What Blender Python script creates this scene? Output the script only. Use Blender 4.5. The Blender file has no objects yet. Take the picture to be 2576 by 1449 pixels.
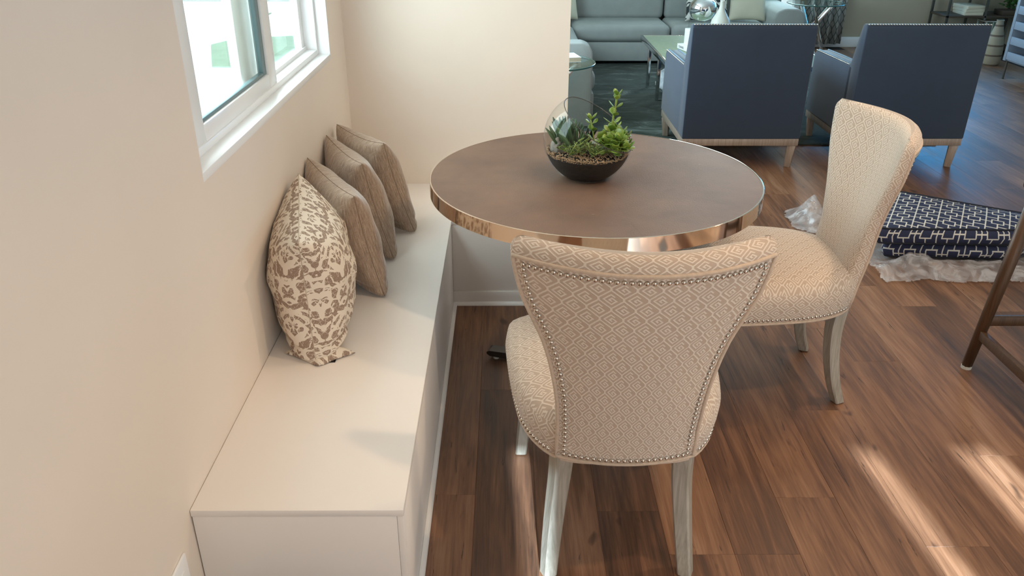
import bpy, bmesh, math, random
import numpy as np
from mathutils import Vector, Matrix
R = math.radians
PI = math.pi
rnd = random.Random(7)
scene = bpy.context.scene
COL = scene.collection

# ------------------------------------------------------------------ camera
F_PX, PITCH, YAW, ROLL, CAM_H = 2038.0, 0.4575, 0.0072, 0.0025, 1.6
cam = bpy.data.cameras.new('camera')
cam.sensor_width = 36.0
cam.lens = F_PX / 2576 * 36
cam.clip_start = 0.02
cam_o = bpy.data.objects.new('camera', cam)
COL.objects.link(cam_o)
f0 = Vector((math.sin(YAW), math.cos(YAW), 0)); r0 = Vector((math.cos(YAW), -math.sin(YAW), 0)); u0 = Vector((0, 0, 1))
fw = f0 * math.cos(PITCH) - u0 * math.sin(PITCH); up = f0 * math.sin(PITCH) + u0 * math.cos(PITCH)
r2 = r0 * math.cos(ROLL) + up * math.sin(ROLL); up2 = -r0 * math.sin(ROLL) + up * math.cos(ROLL)
mw = Matrix.Identity(4)
for i in range(3):
    mw[i][0] = r2[i]; mw[i][1] = up2[i]; mw[i][2] = -fw[i]
mw.translation = Vector((0, 0, CAM_H))
cam_o.matrix_world = mw
scene.camera = cam_o

# ------------------------------------------------------------------ world, sun, lamps, exposure
scene.view_settings.view_transform = 'Standard'
scene.view_settings.look = 'None'
scene.view_settings.gamma = 1.0
scene.view_settings.use_curve_mapping = False
scene.view_settings.exposure = 0.0
scene.cycles.use_denoising = True
scene.cycles.max_bounces = 8
scene.cycles.sample_clamp_indirect = 4.0
world = bpy.data.worlds.new('daylight sky'); scene.world = world
world.use_nodes = True
bg = world.node_tree.nodes['Background']
bg.inputs['Color'].default_value = (0.80, 0.92, 1.0, 1)
bg.inputs['Strength'].default_value = 1.1

def lamp(kind, name, loc, energy, color, rot=None, **kw):
    l = bpy.data.lights.new(name, kind); l.energy = energy; l.color = color
    for k, v in kw.items(): setattr(l, k, v)
    o = bpy.data.objects.new(name, l); COL.objects.link(o); o.location = loc
    if rot: o.rotation_euler = rot
    return o

SUN_DIR = Vector((-0.08, 1.0, -0.65)).normalized()
sun = lamp('SUN', 'sun', (0, -6, 6), 20.0, (0.66, 0.86, 1.0), angle=R(0.9))
sun.rotation_euler = SUN_DIR.to_track_quat('-Z', 'Y').to_euler()
WARM = (1.0, 0.74, 0.49)
for (x, y, e, a) in ((1.10, 1.30, 48, 140), (1.70, 2.50, 50, 150), (1.70, 3.70, 12, 130)):
    lamp('SPOT', 'downlight', (x, y, 2.41), e, WARM, spot_size=R(a), spot_blend=0.6, shadow_soft_size=0.05)
def window_or_fill_light(name, loc, rot, sx, sy, e, color):
    o = lamp('AREA', name, loc, e, color, rot, shape='RECTANGLE', size=sx, size_y=sy)
    return o
window_or_fill_light('daylight', (-0.85, 2.53, 1.55), (0, R(-90), 0), 1.0, 1.45, 38, (0.84, 0.92, 1.0))
window_or_fill_light('daylight', (2.65, 9.40, 1.45), (R(-90), 0, 0), 1.2, 1.5, 60, (0.66, 0.93, 1.0))
window_or_fill_light('daylight', (4.85, 9.40, 1.45), (R(-90), 0, 0), 1.3, 1.2, 62, (0.05, 0.44, 1.0))
window_or_fill_light('daylight', (5.55, 2.2, 1.2), (0, R(90), 0), 1.7, 1.8, 11, (0.86, 0.95, 1.0))  # unseen fill lamp, added to brighten the bench panels under the table
window_or_fill_light('daylight', (-0.66, 5.75, 1.5), (0, R(-90), 0), 1.2, 2.3, 90, (0.66, 0.90, 1.0))
window_or_fill_light('daylight', (3.4, -1.14, 1.25), (R(90), 0, 0), 2.3, 1.9, 7, (0.90, 0.95, 1.0))  # unseen fill lamp added behind the camera for surfaces facing it
window_or_fill_light('daylight', (1.3, -1.14, 1.22), (R(90), 0, 0), 1.5, 0.9, 20, (0.90, 0.97, 1.0))  # second added fill behind the camera, lifts back wall and return panel

# ------------------------------------------------------------------ helpers
def tag(o, label=None, cat=None, group=None, kind=None):
    if label: o['label'] = label
    if cat: o['category'] = cat
    if group: o['group'] = group
    if kind: o['kind'] = kind
    return o
def thing(name, label, cat, loc=(0, 0, 0), rz=0.0, group=None):
    o = bpy.data.objects.new(name, None); COL.objects.link(o)
    o.empty_display_size = 0.05; o.location = loc; o.rotation_euler = (0, 0, rz)
    return tag(o, label, cat, group)
def mesh(name, verts, faces, mat, parent=None, uv=None, smooth=True):
    me = bpy.data.meshes.new(name)
    me.from_pydata([tuple(v) for v in verts], [], faces)
    me.validate()
    if uv is not None:
        lay = me.uv_layers.new(name='UVMap')
        for lp in me.loops: lay.data[lp.index].uv = uv[lp.vertex_index]
    if smooth: me.polygons.foreach_set('use_smooth', [True] * len(me.polygons))
    if mat: me.materials.append(mat)
    o = bpy.data.objects.new(name, me); COL.objects.link(o)
    if parent: o.parent = parent
    return o
def bobj(name, bm, mat, parent=None, smooth=False, auto=False):
    me = bpy.data.meshes.new(name); bmesh.ops.recalc_face_normals(bm, faces=bm.faces); bm.to_mesh(me); bm.free()
    if mat: me.materials.append(mat)
    if smooth: me.polygons.foreach_set('use_smooth', [True] * len(me.polygons))
    if auto:
        me.polygons.foreach_set('use_smooth', [True] * len(me.polygons))
        me.set_sharp_from_angle(angle=R(40))
    o = bpy.data.objects.new(name, me); COL.objects.link(o)
    if parent: o.parent = parent
    return o
def inst(o, name=None, parent=None, mw=None):
    c = bpy.data.objects.new(name or o.name, o.data); COL.objects.link(c)
    if parent: c.parent = parent
    if mw is not None: c.matrix_basis = mw
    return c
def add_box(bm, lo, hi, bev=0.0, seg=2):
    b2 = bmesh.new()
    bmesh.ops.create_cube(b2, size=1)
    s = [hi[i] - lo[i] for i in range(3)]; c = [(hi[i] + lo[i]) / 2 for i in range(3)]
    for v in b2.verts: v.co = Vector((v.co.x * s[0] + c[0], v.co.y * s[1] + c[1], v.co.z * s[2] + c[2]))
    if bev > 0: bmesh.ops.bevel(b2, geom=b2.edges[:], offset=bev, segments=seg, affect='EDGES', profile=0.5)
    join(bm, b2)
def join(bm, b2):
    m = {}
    for v in b2.verts: m[v] = bm.verts.new(v.co)
    for f in b2.faces:
        try: bm.faces.new([m[v] for v in f.verts])
        except ValueError: pass
    b2.free()
def box(name, lo, hi, mat, parent=None, bev=0.002, seg=2):
    bm = bmesh.new(); add_box(bm, lo, hi, bev, seg)
    return bobj(name, bm, mat, parent, auto=True)
def add_beam(bm, a, b, w, h, bev=0.0, roll=0.0, w2=None, h2=None):
    a = Vector(a); b = Vector(b); d = (b - a).normalized()
    x = Vector((0, 0, 1)).cross(d)
    if x.length < 1e-3: x = Vector((1, 0, 0))
    x.normalize(); y = d.cross(x)
    if roll:
        q = Matrix.Rotation(roll, 3, d); x = q @ x; y = q @ y
    b2 = bmesh.new(); vs = []
    for p, ww, hh in ((a, w, h), (b, w2 or w, h2 or h)):
        for sx, sy in ((-1, -1), (1, -1), (1, 1), (-1, 1)):
            vs.append(b2.verts.new(p + x * sx * ww / 2 + y * sy * hh / 2))
    for f in ((3, 2, 1, 0), (4, 5, 6, 7), (0, 1, 5, 4), (1, 2, 6, 5), (2, 3, 7, 6), (3, 0, 4, 7)):
        b2.faces.new([vs[i] for i in f])
    if bev: bmesh.ops.bevel(b2, geom=b2.edges[:], offset=bev, segments=2, affect='EDGES', profile=0.5)
    join(bm, b2)
def beam(name, a, b, w, h, mat, parent=None, bev=0.002, **kw):
    bm = bmesh.new(); add_beam(bm, a, b, w, h, bev, **kw); return bobj(name, bm, mat, parent, auto=True)
def frames(pts):
    pts = [Vector(p) for p in pts]; out = []
    n = len(pts); up = None
    for i in range(n):
        d = (pts[min(i + 1, n - 1)] - pts[max(i - 1, 0)]).normalized()
        if up is None:
            a = Vector((0, 0, 1)) if abs(d.z) < 0.9 else Vector((1, 0, 0))
            x = a.cross(d).normalized()
        else: x = (up - d * up.dot(d)).normalized()
        up = x; out.append((pts[i], x, d.cross(x)))
    return out
def tube_data(pts, rad, seg=8, closed=False, V=None, Fc=None):
    V = [] if V is None else V; Fc = [] if Fc is None else Fc; base = len(V)
    n = len(pts); fr = frames(pts)
    for i, (p, x, y) in enumerate(fr):
        r = rad[i] if isinstance(rad, (list, tuple)) else rad
        for k in range(seg):
            a = 2 * PI * k / seg; V.append(p + x * (r * math.cos(a)) + y * (r * math.sin(a)))
    for i in range(n - 1 + (1 if closed else 0)):
        for k in range(seg):
            a = base + i * seg + k; b = base + i * seg + (k + 1) % seg; j = (i + 1) % n
            Fc.append((a, b, base + j * seg + (k + 1) % seg, base + j * seg + k))
    if not closed:
        Fc.append(tuple(base + k for k in reversed(range(seg)))); Fc.append(tuple(base + (n - 1) * seg + k for k in range(seg)))
    return V, Fc
def tube(name, pts, rad, mat, parent=None, seg=8, closed=False):
    V, Fc = tube_data(pts, rad, seg, closed); return mesh(name, V, Fc, mat, parent)
def lathe(name, prof, mat, parent=None, seg=40, loc=(0, 0, 0), cap=False):
    V = []; Fc = []; n = len(prof)
    for i, (r, z) in enumerate(prof):
        for k in range(seg):
            a = 2 * PI * k / seg; V.append((loc[0] + r * math.cos(a), loc[1] + r * math.sin(a), loc[2] + z))
    for i in range(n - 1):
        for k in range(seg):
            Fc.append((i * seg + k, i * seg + (k + 1) % seg, (i + 1) * seg + (k + 1) % seg, (i + 1) * seg + k))
    if cap:
        Fc.append(tuple(reversed(range(seg)))); Fc.append(tuple((n - 1) * seg + k for k in range(seg)))
    o = mesh(name, V, Fc, mat, parent); o.data.set_sharp_from_angle(angle=R(35)); return o
def prism(bm, poly, axis, lo, hi, bev=0.0, seg=2):
    # poly: 2-D points; axis: the axis of extrusion
    b2 = bmesh.new(); vs = [[], []]
    for s, t in enumerate((lo, hi)):
        for (a, b) in poly:
            co = {'x': (t, a, b), 'y': (a, t, b), 'z': (a, b, t)}[axis]
            vs[s].append(b2.verts.new(co))
    n = len(poly)
    b2.faces.new(vs[0]); b2.faces.new(list(reversed(vs[1])))
    for i in range(n): b2.faces.new([vs[0][i], vs[1][i], vs[1][(i + 1) % n], vs[0][(i + 1) % n]])
    bmesh.ops.recalc_face_normals(b2, faces=b2.faces)
    if bev: bmesh.ops.bevel(b2, geom=b2.edges[:], offset=bev, segments=seg, affect='EDGES', profile=0.5)
    join(bm, b2)
def interp(t, xs, ys):
    return float(np.interp(t, xs, ys))
def spline(pts, n, closed=False):
    pts = [Vector(p) for p in pts]; m = len(pts); out = []
    segs = m if closed else m - 1
    for i in range(segs):
        p0 = pts[(i - 1) % m] if (closed or i > 0) else pts[0] * 2 - pts[1]
        p1 = pts[i]; p2 = pts[(i + 1) % m]
        p3 = pts[(i + 2) % m] if (closed or i + 2 < m) else p2 * 2 - p1
        for k in range(n):
            t = k / n
            out.append(0.5 * ((2 * p1) + (p2 - p0) * t + (2 * p0 - 5 * p1 + 4 * p2 - p3) * t * t + (3 * p1 - p0 - 3 * p2 + p3) * t ** 3))
    if not closed: out.append(pts[-1])
    return out
def resample(pts, step, closed=False):
    pts = [Vector(p) for p in pts]
    if closed: pts = pts + [pts[0]]
    d = [0.0]
    for a, b in zip(pts, pts[1:]): d.append(d[-1] + (b - a).length)
    n = max(2, round(d[-1] / step)); out = []
    for i in range(n if closed else n + 1):
        t = d[-1] * i / n; k = 0
        while k < len(d) - 2 and d[k + 1] < t: k += 1
        s = (t - d[k]) / max(1e-9, d[k + 1] - d[k]); out.append(pts[k].lerp(pts[k + 1], s))
    return out
def copy_tree(o, parent=None):
    c = o.copy(); COL.objects.link(c)
    if parent: c.parent = parent
    for ch in list(o.children): copy_tree(ch, c)
    return c

# ------------------------------------------------------------------ materials
def S(r, g, b):
    f = lambda c: (c / 255 / 12.92) if c / 255 <= 0.04045 else ((c / 255 + 0.055) / 1.055) ** 2.4
    return (f(r), f(g), f(b), 1)
class NT:
    def __init__(s, name):
        s.m = bpy.data.materials.new(name); s.m.use_nodes = True; s.t = s.m.node_tree
        s.p = s.t.nodes['Principled BSDF']; s.out = s.t.nodes['Material Output']
    def n(s, typ, **kw):
        x = s.t.nodes.new(typ)
        for k, v in kw.items(): setattr(x, k, v)
        return x
    def l(s, a, b): s.t.links.new(a, b)
    def put(s, sock, v):
        if isinstance(v, bpy.types.NodeSocket): s.l(v, sock)
        else: sock.default_value = v
    def math(s, op, a, b=0.0, c=None):
        x = s.n('ShaderNodeMath', operation=op); s.put(x.inputs[0], a); s.put(x.inputs[1], b)
        if c is not None: s.put(x.inputs[2], c)
        return x.outputs[0]
    def vmath(s, op, a, b=(0, 0, 0)):
        x = s.n('ShaderNodeVectorMath', operation=op); s.put(x.inputs[0], a); s.put(x.inputs[1], b); return x.outputs[0]
    def sep(s, v):
        x = s.n('ShaderNodeSeparateXYZ'); s.l(v, x.inputs[0]); return x.outputs
    def comb(s, x_, y_, z_=0.0):
        x = s.n('ShaderNodeCombineXYZ')
        for i, v in enumerate((x_, y_, z_)): s.put(x.inputs[i], v)
        return x.outputs[0]
    def coord(s, which='Object'): return s.n('ShaderNodeTexCoord').outputs[which]
    def noise(s, v, scale, detail=3, rough=0.55, dist=0.0, col=False):
        x = s.n('ShaderNodeTexNoise'); s.l(v, x.inputs['Vector']); x.inputs['Scale'].default_value = scale
        x.inputs['Detail'].default_value = detail; x.inputs['Roughness'].default_value = rough; x.inputs['Distortion'].default_value = dist
        return x.outputs['Color' if col else 'Fac']
    def ramp(s, fac, stops, interp='LINEAR'):
        x = s.n('ShaderNodeValToRGB'); s.l(fac, x.inputs[0]); e = x.color_ramp.elements; x.color_ramp.interpolation = interp
        while len(e) < len(stops): e.new(0.5)
        for el, (p, c) in zip(e, stops): el.position = p; el.color = c if len(c) == 4 else (*c, 1)
        return x.outputs[0]
    def mix(s, fac, a, b, typ='MIX'):
        x = s.n('ShaderNodeMix', data_type='RGBA', blend_type=typ); s.put(x.inputs[0], fac); s.put(x.inputs[6], a); s.put(x.inputs[7], b); return x.outputs[2]
    def bump(s, h, strength=0.3, dist=0.01, normal=None):
        x = s.n('ShaderNodeBump'); x.inputs['Strength'].default_value = strength; x.inputs['Distance'].default_value = dist
        s.l(h, x.inputs['Height'])
        if normal: s.l(normal, x.inputs['Normal'])
        return x.outputs[0]
    def base(s, v): s.put(s.p.inputs['Base Color'], v)
    def rough(s, v): s.put(s.p.inputs['Roughness'], v)
    def normal(s, v): s.l(v, s.p.inputs['Normal'])
def M(name, col, rough=0.5, metal=0.0, var=0.08, vscale=6.0, bump=0.0, bscale=200.0, sheen=0.0, coat=0.0, spec=None, bd=0.002):
    k = NT(name); c = k.coord()
    if var:
        f = k.noise(c, vscale, 4)
        k.base(k.ramp(f, [(0.3, tuple(x * (1 - var) for x in col[:3]) + (1,)), (0.7, tuple(min(1, x * (1 + var)) for x in col[:3]) + (1,))]))
    else: k.base(col)
    k.rough(rough); k.p.inputs['Metallic'].default_value = metal
    if sheen: k.p.inputs['Sheen Weight'].default_value = sheen
    if coat: k.p.inputs['Coat Weight'].default_value = coat
    if spec is not None: k.p.inputs['Specular IOR Level'].default_value = spec
    if bump: k.normal(k.bump(k.noise(c, bscale, 3), bump, bd))
    return k.m
def thin_glass(name, tint=(0.97, 0.99, 0.98, 1), base=0.05, edge=0.7, power=3.0):
    k = NT(name); k.t.nodes.remove(k.p)
    tr = k.n('ShaderNodeBsdfTransparent'); tr.inputs[0].default_value = tint
    gl = k.n('ShaderNodeBsdfGlossy'); gl.inputs['Roughness'].default_value = 0.01
    lw = k.n('ShaderNodeLayerWeight')
    lw.inputs[0].default_value = 0.5
    f = k.math('ADD', k.math('MULTIPLY', k.math('POWER', lw.outputs['Facing'], power), edge), base)
    mx = k.n('ShaderNodeMixShader'); k.l(f, mx.inputs[0]); k.l(tr.outputs[0], mx.inputs[1]); k.l(gl.outputs[0], mx.inputs[2])
    k.l(mx.outputs[0], k.out.inputs['Surface'])
    return k.m

MAT = {}
MAT['wall'] = M('wall paint', S(233, 219, 205), 0.55, var=0.015, vscale=3, bump=0.05, bscale=350)
MAT['white'] = M('white lacquer', S(244, 235, 227), 0.38, var=0.01, vscale=3)
MAT['trimwhite'] = M('white vinyl', S(240, 240, 240), 0.3, var=0.01)
MAT['ceil'] = M('ceiling paint', S(236, 230, 222), 0.7, var=0.01)
MAT['farwall'] = M('far wall paint', S(172, 162, 142), 0.6, var=0.02, vscale=3)
MAT['chrome'] = M('chrome', (0.80, 0.81, 0.82, 1), 0.08, 1.0, var=0.0)
MAT['nail'] = M('pewter nailhead', (0.62, 0.55, 0.47, 1), 0.22, 1.0, var=0.0)
MAT['bronze'] = M('polished bronze band', (0.74, 0.60, 0.48, 1), 0.07, 1.0, var=0.04, vscale=3)
MAT['glass'] = thin_glass('clear thin glass', base=0.035, edge=0.5, power=4.0)
MAT['pane'] = thin_glass('window glass', (0.93, 0.99, 0.97, 1), 0.06, 0.6, 4)
MAT['greenglass'] = thin_glass('table glass', (0.80, 0.93, 0.89, 1), 0.10, 0.7, 3)
MAT['rim'] = M('glass rim', S(70, 66, 62), 0.15, var=0)

def m_plank():
    k = NT('weathered wood plank'); c = k.coord()
    oi = k.n('ShaderNodeObjectInfo').outputs['Random']
    off = k.comb(k.math('MULTIPLY', oi, 37.0), k.math('MULTIPLY', oi, 91.0), 0.0)
    p = k.vmath('ADD', c, off)
    g1 = k.noise(k.vmath('MULTIPLY', p, (26, 1.6, 1)), 1.6, 6, 0.62, 0.6)
    g2 = k.noise(k.vmath('MULTIPLY', p, (150, 5, 1)), 1.2, 4, 0.6)
    g3 = k.noise(k.vmath('MULTIPLY', p, (6, 1.2, 1)), 1.3, 3, 0.5)
    tone = k.math('ADD', k.math('MULTIPLY', g1, 0.62), k.math('MULTIPLY', g3, 0.45))
    tone = k.math('ADD', tone, k.math('MULTIPLY', k.math('SUBTRACT', oi, 0.5), 0.24))
    tone = k.math('ADD', tone, k.math('MULTIPLY', k.math('SUBTRACT', g2, 0.5), 0.28))
    colr = k.ramp(tone, [(0.25, S(58, 39, 30)), (0.48, S(108, 73, 52)), (0.64, S(140, 99, 72)), (0.85, S(168, 131, 104))])
    # saw marks, knots and dark checks
    knot = k.noise(k.vmath('MULTIPLY', p, (9, 3.2, 1)), 1.9, 2, 0.4, 0.3)
    kn = k.ramp(knot, [(0.70, (0, 0, 0)), (0.77, (1, 1, 1))])
    crack = k.noise(k.vmath('MULTIPLY', p, (34, 1.7, 1)), 1.3, 5, 0.7, 1.2)
    cr = k.ramp(crack, [(0.335, (1, 1, 1)), (0.365, (0, 0, 0))])
    colr = k.mix(k.math('MULTIPLY', kn, 0.75), colr, S(46, 28, 20))
    colr = k.mix(k.math('MULTIPLY', cr, 0.7), colr, S(40, 26, 20))
    k.base(colr)
    k.rough(k.ramp(g1, [(0.3, (0.42, 0.42, 0.42)), (0.7, (0.54, 0.54, 0.54))]))
    k.normal(k.bump(k.math('SUBTRACT', k.math('ADD', g2, g1), k.math('MULTIPLY', cr, 0.8)), 0.25, 0.0015))
    return k.m
MAT['plank'] = m_plank()
MAT['subfloor'] = M('subfloor', S(38, 27, 21), 0.9)

# Greek-key chenille for the dining chairs (UV in metres)
def key_group():
    g = bpy.data.node_groups.new('greek key tile', 'ShaderNodeTree')
    g.interface.new_socket('Vector', in_out='INPUT', socket_type='NodeSocketVector')
    g.interface.new_socket('Distance', in_out='OUTPUT', socket_type='NodeSocketFloat')
    k = NT.__new__(NT); k.t = g
    gi = g.nodes.new('NodeGroupInput'); go = g.nodes.new('NodeGroupOutput')
    x, y, _ = k.sep(gi.outputs[0])
    fx = k.math('SUBTRACT', k.math('FRACT', k.math('ADD', x, 0.5)), 0.5)
    fy = k.math('SUBTRACT', k.math('MULTIPLY', k.math('FRACT', k.math('ADD', k.math('DIVIDE', y, 1.04), 0.5)), 1.04), 0.52)
    a = k.math('DIVIDE', fx, 0.5); b = k.math('DIVIDE', fy, 0.4)
    P = k.math('ADD', a, b); Q = k.math('SUBTRACT', a, b)
    pq = k.comb(P, Q)
    segs = []  # (p0,q0,p1,q1)
    segs += [(-.60, -.62, .60, -.62), (-.62, -.62, -.62, .62), (-.62, .62, .22, .62), (.22, .62, .22, -.12), (.22, -.12, -.20, -.12), (-.20, -.12, -.20, .20)]
    segs += [(1.15, -.85, 1.15, .85), (-1.15, -.85, -1.15, .85), (-.85, 1.15, .85, 1.15), (-.85, -1.15, .85, -1.15), (.60, -.62, .60, -.10)]
    d = None
    for (p0, q0, p1, q1) in segs:
        cx, cy = (p0 + p1) / 2, (q0 + q1) / 2; hx, hy = abs(p1 - p0) / 2, abs(q1 - q0) / 2
        v = k.vmath('ABSOLUTE', k.vmath('SUBTRACT', pq, (cx, cy, 0)))
        v = k.vmath('SUBTRACT', v, (hx, hy, 0)); s = k.sep(v)
        dd = k.math('MAXIMUM', s[0], s[1])
        d = dd if d is None else k.math('MINIMUM', d, dd)
    vx = k.math('MULTIPLY', k.math('ABSOLUTE', k.math('SUBTRACT', k.math('ABSOLUTE', fx), 0.5)), 2.2)
    vy = k.math('MULTIPLY', k.math('SUBTRACT', k.math('ABSOLUTE', fy), 0.06), 2.2)
    d = k.math('MINIMUM', d, k.math('MAXIMUM', vx, vy))
    g.links.new(d, go.inputs[0])
    return g
KEYG = key_group()
def m_key():
    k = NT('greek key chenille'); uv = k.coord('UV')
    wob = k.vmath('MULTIPLY', k.vmath('SUBTRACT', k.noise(uv, 220, 2, col=True), (0.5, 0.5, 0.5)), (0.0016, 0.0016, 0))
    u = k.vmath('MULTIPLY', k.vmath('ADD', uv, wob), (1 / 0.050, 1 / 0.050, 1))
    ds = []
    for off in ((0, 0, 0), (0.5, 0.52, 0)):
        gn = k.n('ShaderNodeGroup'); gn.node_tree = KEYG
        k.l(k.vmath('ADD', u, off), gn.inputs[0]); ds.append(gn.outputs[0])
    d = k.math('MINIMUM', *ds)
    line = k.ramp(d, [(0.07, (1, 1, 1)), (0.15, (0, 0, 0))])
    pile = k.noise(uv, 900, 3, 0.7)
    basec = k.ramp(pile, [(0.3, S(172, 147, 127)), (0.7, S(197, 173, 153))])
    linec = k.ramp(pile, [(0.3, S(212, 193, 174)), (0.7, S(229, 212, 195))])
    big = k.noise(uv, 9, 2)
    colr = k.mix(line, basec, linec)
    k.base(k.mix(k.math('MULTIPLY', big, 0.14), colr, S(226, 208, 190)))
    k.rough(0.85); k.p.inputs['Sheen Weight'].default_value = 0.25; k.p.inputs['Sheen Roughness'].default_value = 0.4
    h = k.math('ADD', line, k.math('MULTIPLY', pile, 0.5))
    k.normal(k.bump(h, 0.55, 0.0016))
    return k.m
MAT['key'] = m_key()
MAT['welt'] = M('chenille welt', S(196, 172, 150), 0.85, var=0.1, vscale=120, bump=0.3, bscale=500, sheen=0.2)
def m_leg(name, c1, c2):
    k = NT(name); c = k.coord()
    g = k.noise(k.vmath('MULTIPLY', c, (70, 70, 3)), 2.0, 4)
    k.base(k.ramp(g, [(0.3, c1), (0.7, c2)])); k.rough(0.42)
    k.p.inputs['Metallic'].default_value = 0.25
    k.normal(k.bump(g, 0.15, 0.002)); return k.m
MAT['leg'] = m_leg('silver washed wood', S(158, 150, 136), S(188, 180, 166))
MAT['greywood'] = m_leg('pale driftwood', S(150, 132, 118), S(178, 158, 142))
MAT['stoolwood'] = m_leg('brown stool wood', S(74, 52, 36), S(98, 70, 48))
MAT['rubber'] = M('glide plastic', S(200, 195, 185), 0.5)

def m_shagreen():
    k = NT('shagreen leather'); c = k.coord()
    x, y, z = k.sep(c)
    ang = k.math('ARCTAN2', y, x)
    w = k.math('FRACT', k.math('ADD', k.math('DIVIDE', ang, 2 * PI / 8), 0.31))
    seam = k.math('LESS_THAN', k.math('ABSOLUTE', k.math('SUBTRACT', w, 0.5)), 0.006)
    vo = k.n('ShaderNodeTexVoronoi'); k.l(c, vo.inputs['Vector']); vo.inputs['Scale'].default_value = 420
    big = k.noise(c, 5, 4, 0.6)
    spot = k.noise(k.vmath('MULTIPLY', c, (16, 40, 1)), 1.0, 1)
    sp = k.ramp(spot, [(0.77, (0, 0, 0)), (0.80, (1, 1, 1))])
    pits = k.ramp(k.noise(c, 260, 2), [(0.5, (0, 0, 0)), (0.62, (1, 1, 1))])
    sp = k.math('MULTIPLY', sp, pits)
    colr = k.ramp(big, [(0.25, S(104, 80, 67)), (0.75, S(126, 99, 82))])
    colr = k.mix(k.math('MULTIPLY', sp, 0.5), colr, S(186, 164, 146))
    colr = k.mix(k.math('MULTIPLY', seam, 0.12), colr, S(80, 62, 52))
    k.base(colr); k.rough(0.48); k.p.inputs['Specular IOR Level'].default_value = 0.28
    h = k.math('ADD', vo.outputs['Distance'], k.math('MULTIPLY', sp, 1.5))
    k.normal(k.bump(h, 0.35, 0.001)); return k.m
MAT['shagreen'] = m_shagreen()
MAT['darkmetal'] = M('dark bronze metal', (0.10, 0.085, 0.075, 1), 0.32, 0.9, var=0.05)

def m_damask():
    k = NT('damask print linen'); uv = k.coord('UV'); x, y, _ = k.sep(uv)
    def layer(px, py, ox, oy, seed):
        cx = k.math('SUBTRACT', k.math('FRACT', k.math('ADD', k.math('DIVIDE', x, px), ox)), 0.5)
        mx = k.math('MULTIPLY', k.math('ABSOLUTE', cx), px)
        my = k.math('MULTIPLY', k.math('SUBTRACT', k.math('FRACT', k.math('ADD', k.math('DIVIDE', y, py), oy)), 0.5), py)
        v = k.comb(mx, my, seed)
        rad = k.math('SQRT', k.math('ADD', k.math('MULTIPLY', mx, mx), k.math('MULTIPLY', my, my)))
        ang = k.math('ARCTAN2', my, mx)
        warp = k.noise(v, 20, 1.4, 0.5)
        # curling fronds: spiral bands broken into leaves
        sp = k.math('SINE', k.math('ADD', k.math('ADD', k.math('MULTIPLY', rad, 150.0), k.math('MULTIPLY', ang, 3.0)), k.math('MULTIPLY', warp, 15.0)))
        fr = k.math('GREATER_THAN', sp, -0.25)
        vo = k.n('ShaderNodeTexVoronoi', feature='DISTANCE_TO_EDGE'); vo.inputs['Scale'].default_value = 36
        pv = k.comb(k.math('MULTIPLY', rad, 0.85), k.math('MULTIPLY', ang, 0.034), seed)
        k.l(k.vmath('ADD', pv, k.vmath('MULTIPLY', k.noise(v, 24, 1, col=True), (0.035, 0.035, 0))), vo.inputs['Vector'])
        vein = k.math('GREATER_THAN', vo.outputs['Distance'], 0.075)
        vo2 = k.n('ShaderNodeTexVoronoi', feature='DISTANCE_TO_EDGE'); vo2.inputs['Scale'].default_value = 70
        k.l(k.vmath('ADD', v, k.vmath('MULTIPLY', k.noise(v, 50, 1, col=True), (0.02, 0.02, 0))), vo2.inputs['Vector'])
        vein = k.math('MULTIPLY', vein, k.math('GREATER_THAN', vo2.outputs['Distance'], 0.022))
        edge = k.math('ADD', k.math('MULTIPLY', k.noise(v, 42, 1), 0.075), 0.050)
        mask = k.math('LESS_THAN', rad, edge)
        return k.math('MULTIPLY', k.math('MULTIPLY', fr, vein), mask)
    a = layer(0.17, 0.22, 0.30, 0.10, 0.25)
    b = layer(0.17, 0.22, 0.80, 0.60, 0.75)
    f = k.math('MAXIMUM', a, b)
    worn = k.ramp(k.noise(uv, 420, 2), [(0.30, (0.6, 0.6, 0.6)), (0.50, (1, 1, 1))])
    k.base(k.mix(k.math('MULTIPLY', f, worn), S(226, 212, 194), S(146, 120, 102)))
    k.rough(0.85); k.normal(k.bump(k.noise(uv, 700, 2), 0.2, 0.001)); return k.m
MAT['damask'] = m_damask()
def m_slub():
    k = NT('taupe slub weave'); uv = k.coord('UV')
    a = k.noise(k.vmath('MULTIPLY', uv, (420, 26, 1)), 1.0, 4, 0.6)
    b = k.noise(k.vmath('MULTIPLY', uv, (60, 800, 1)), 1.0, 2, 0.5)
    f = k.math('ADD', k.math('MULTIPLY', a, 0.75), k.math('MULTIPLY', b, 0.25))
    k.base(k.ramp(f, [(0.30, S(112, 90, 76)), (0.5, S(164, 140, 120)), (0.68, S(202, 178, 154))]))
    k.rough(0.6); k.p.inputs['Sheen Weight'].default_value = 0.5; k.p.inputs['Sheen Roughness'].default_value = 0.35
    cr = k.noise(uv, 12, 3, 0.6, 0.8)
    n1 = k.bump(cr, 0.35, 0.02)
    k.normal(k.bump(f, 0.4, 0.002, n1)); return k.m
MAT['slub'] = m_slub()
MAT['seam'] = M('taupe seam', S(136, 113, 96), 0.8)
MAT['seamlight'] = M('linen seam', S(190, 172, 152), 0.8)
MAT['tag'] = M('black tag', S(22, 20, 18), 0.6)
MAT['tagprint'] = M('tag print', S(190, 180, 165), 0.6, var=0)
MAT['blue'] = M('blue velvet', S(40, 55, 76), 0.75, var=0.06, vscale=9, bump=0.12, bscale=400, sheen=0.3)
MAT['bluelight'] = M('blue velvet welt', S(120, 140, 158), 0.7, var=0.05)
MAT['sofa'] = M('grey sofa weave', S(150, 154, 152), 0.85, var=0.05, vscale=10, bump=0.15, bscale=500)
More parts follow.
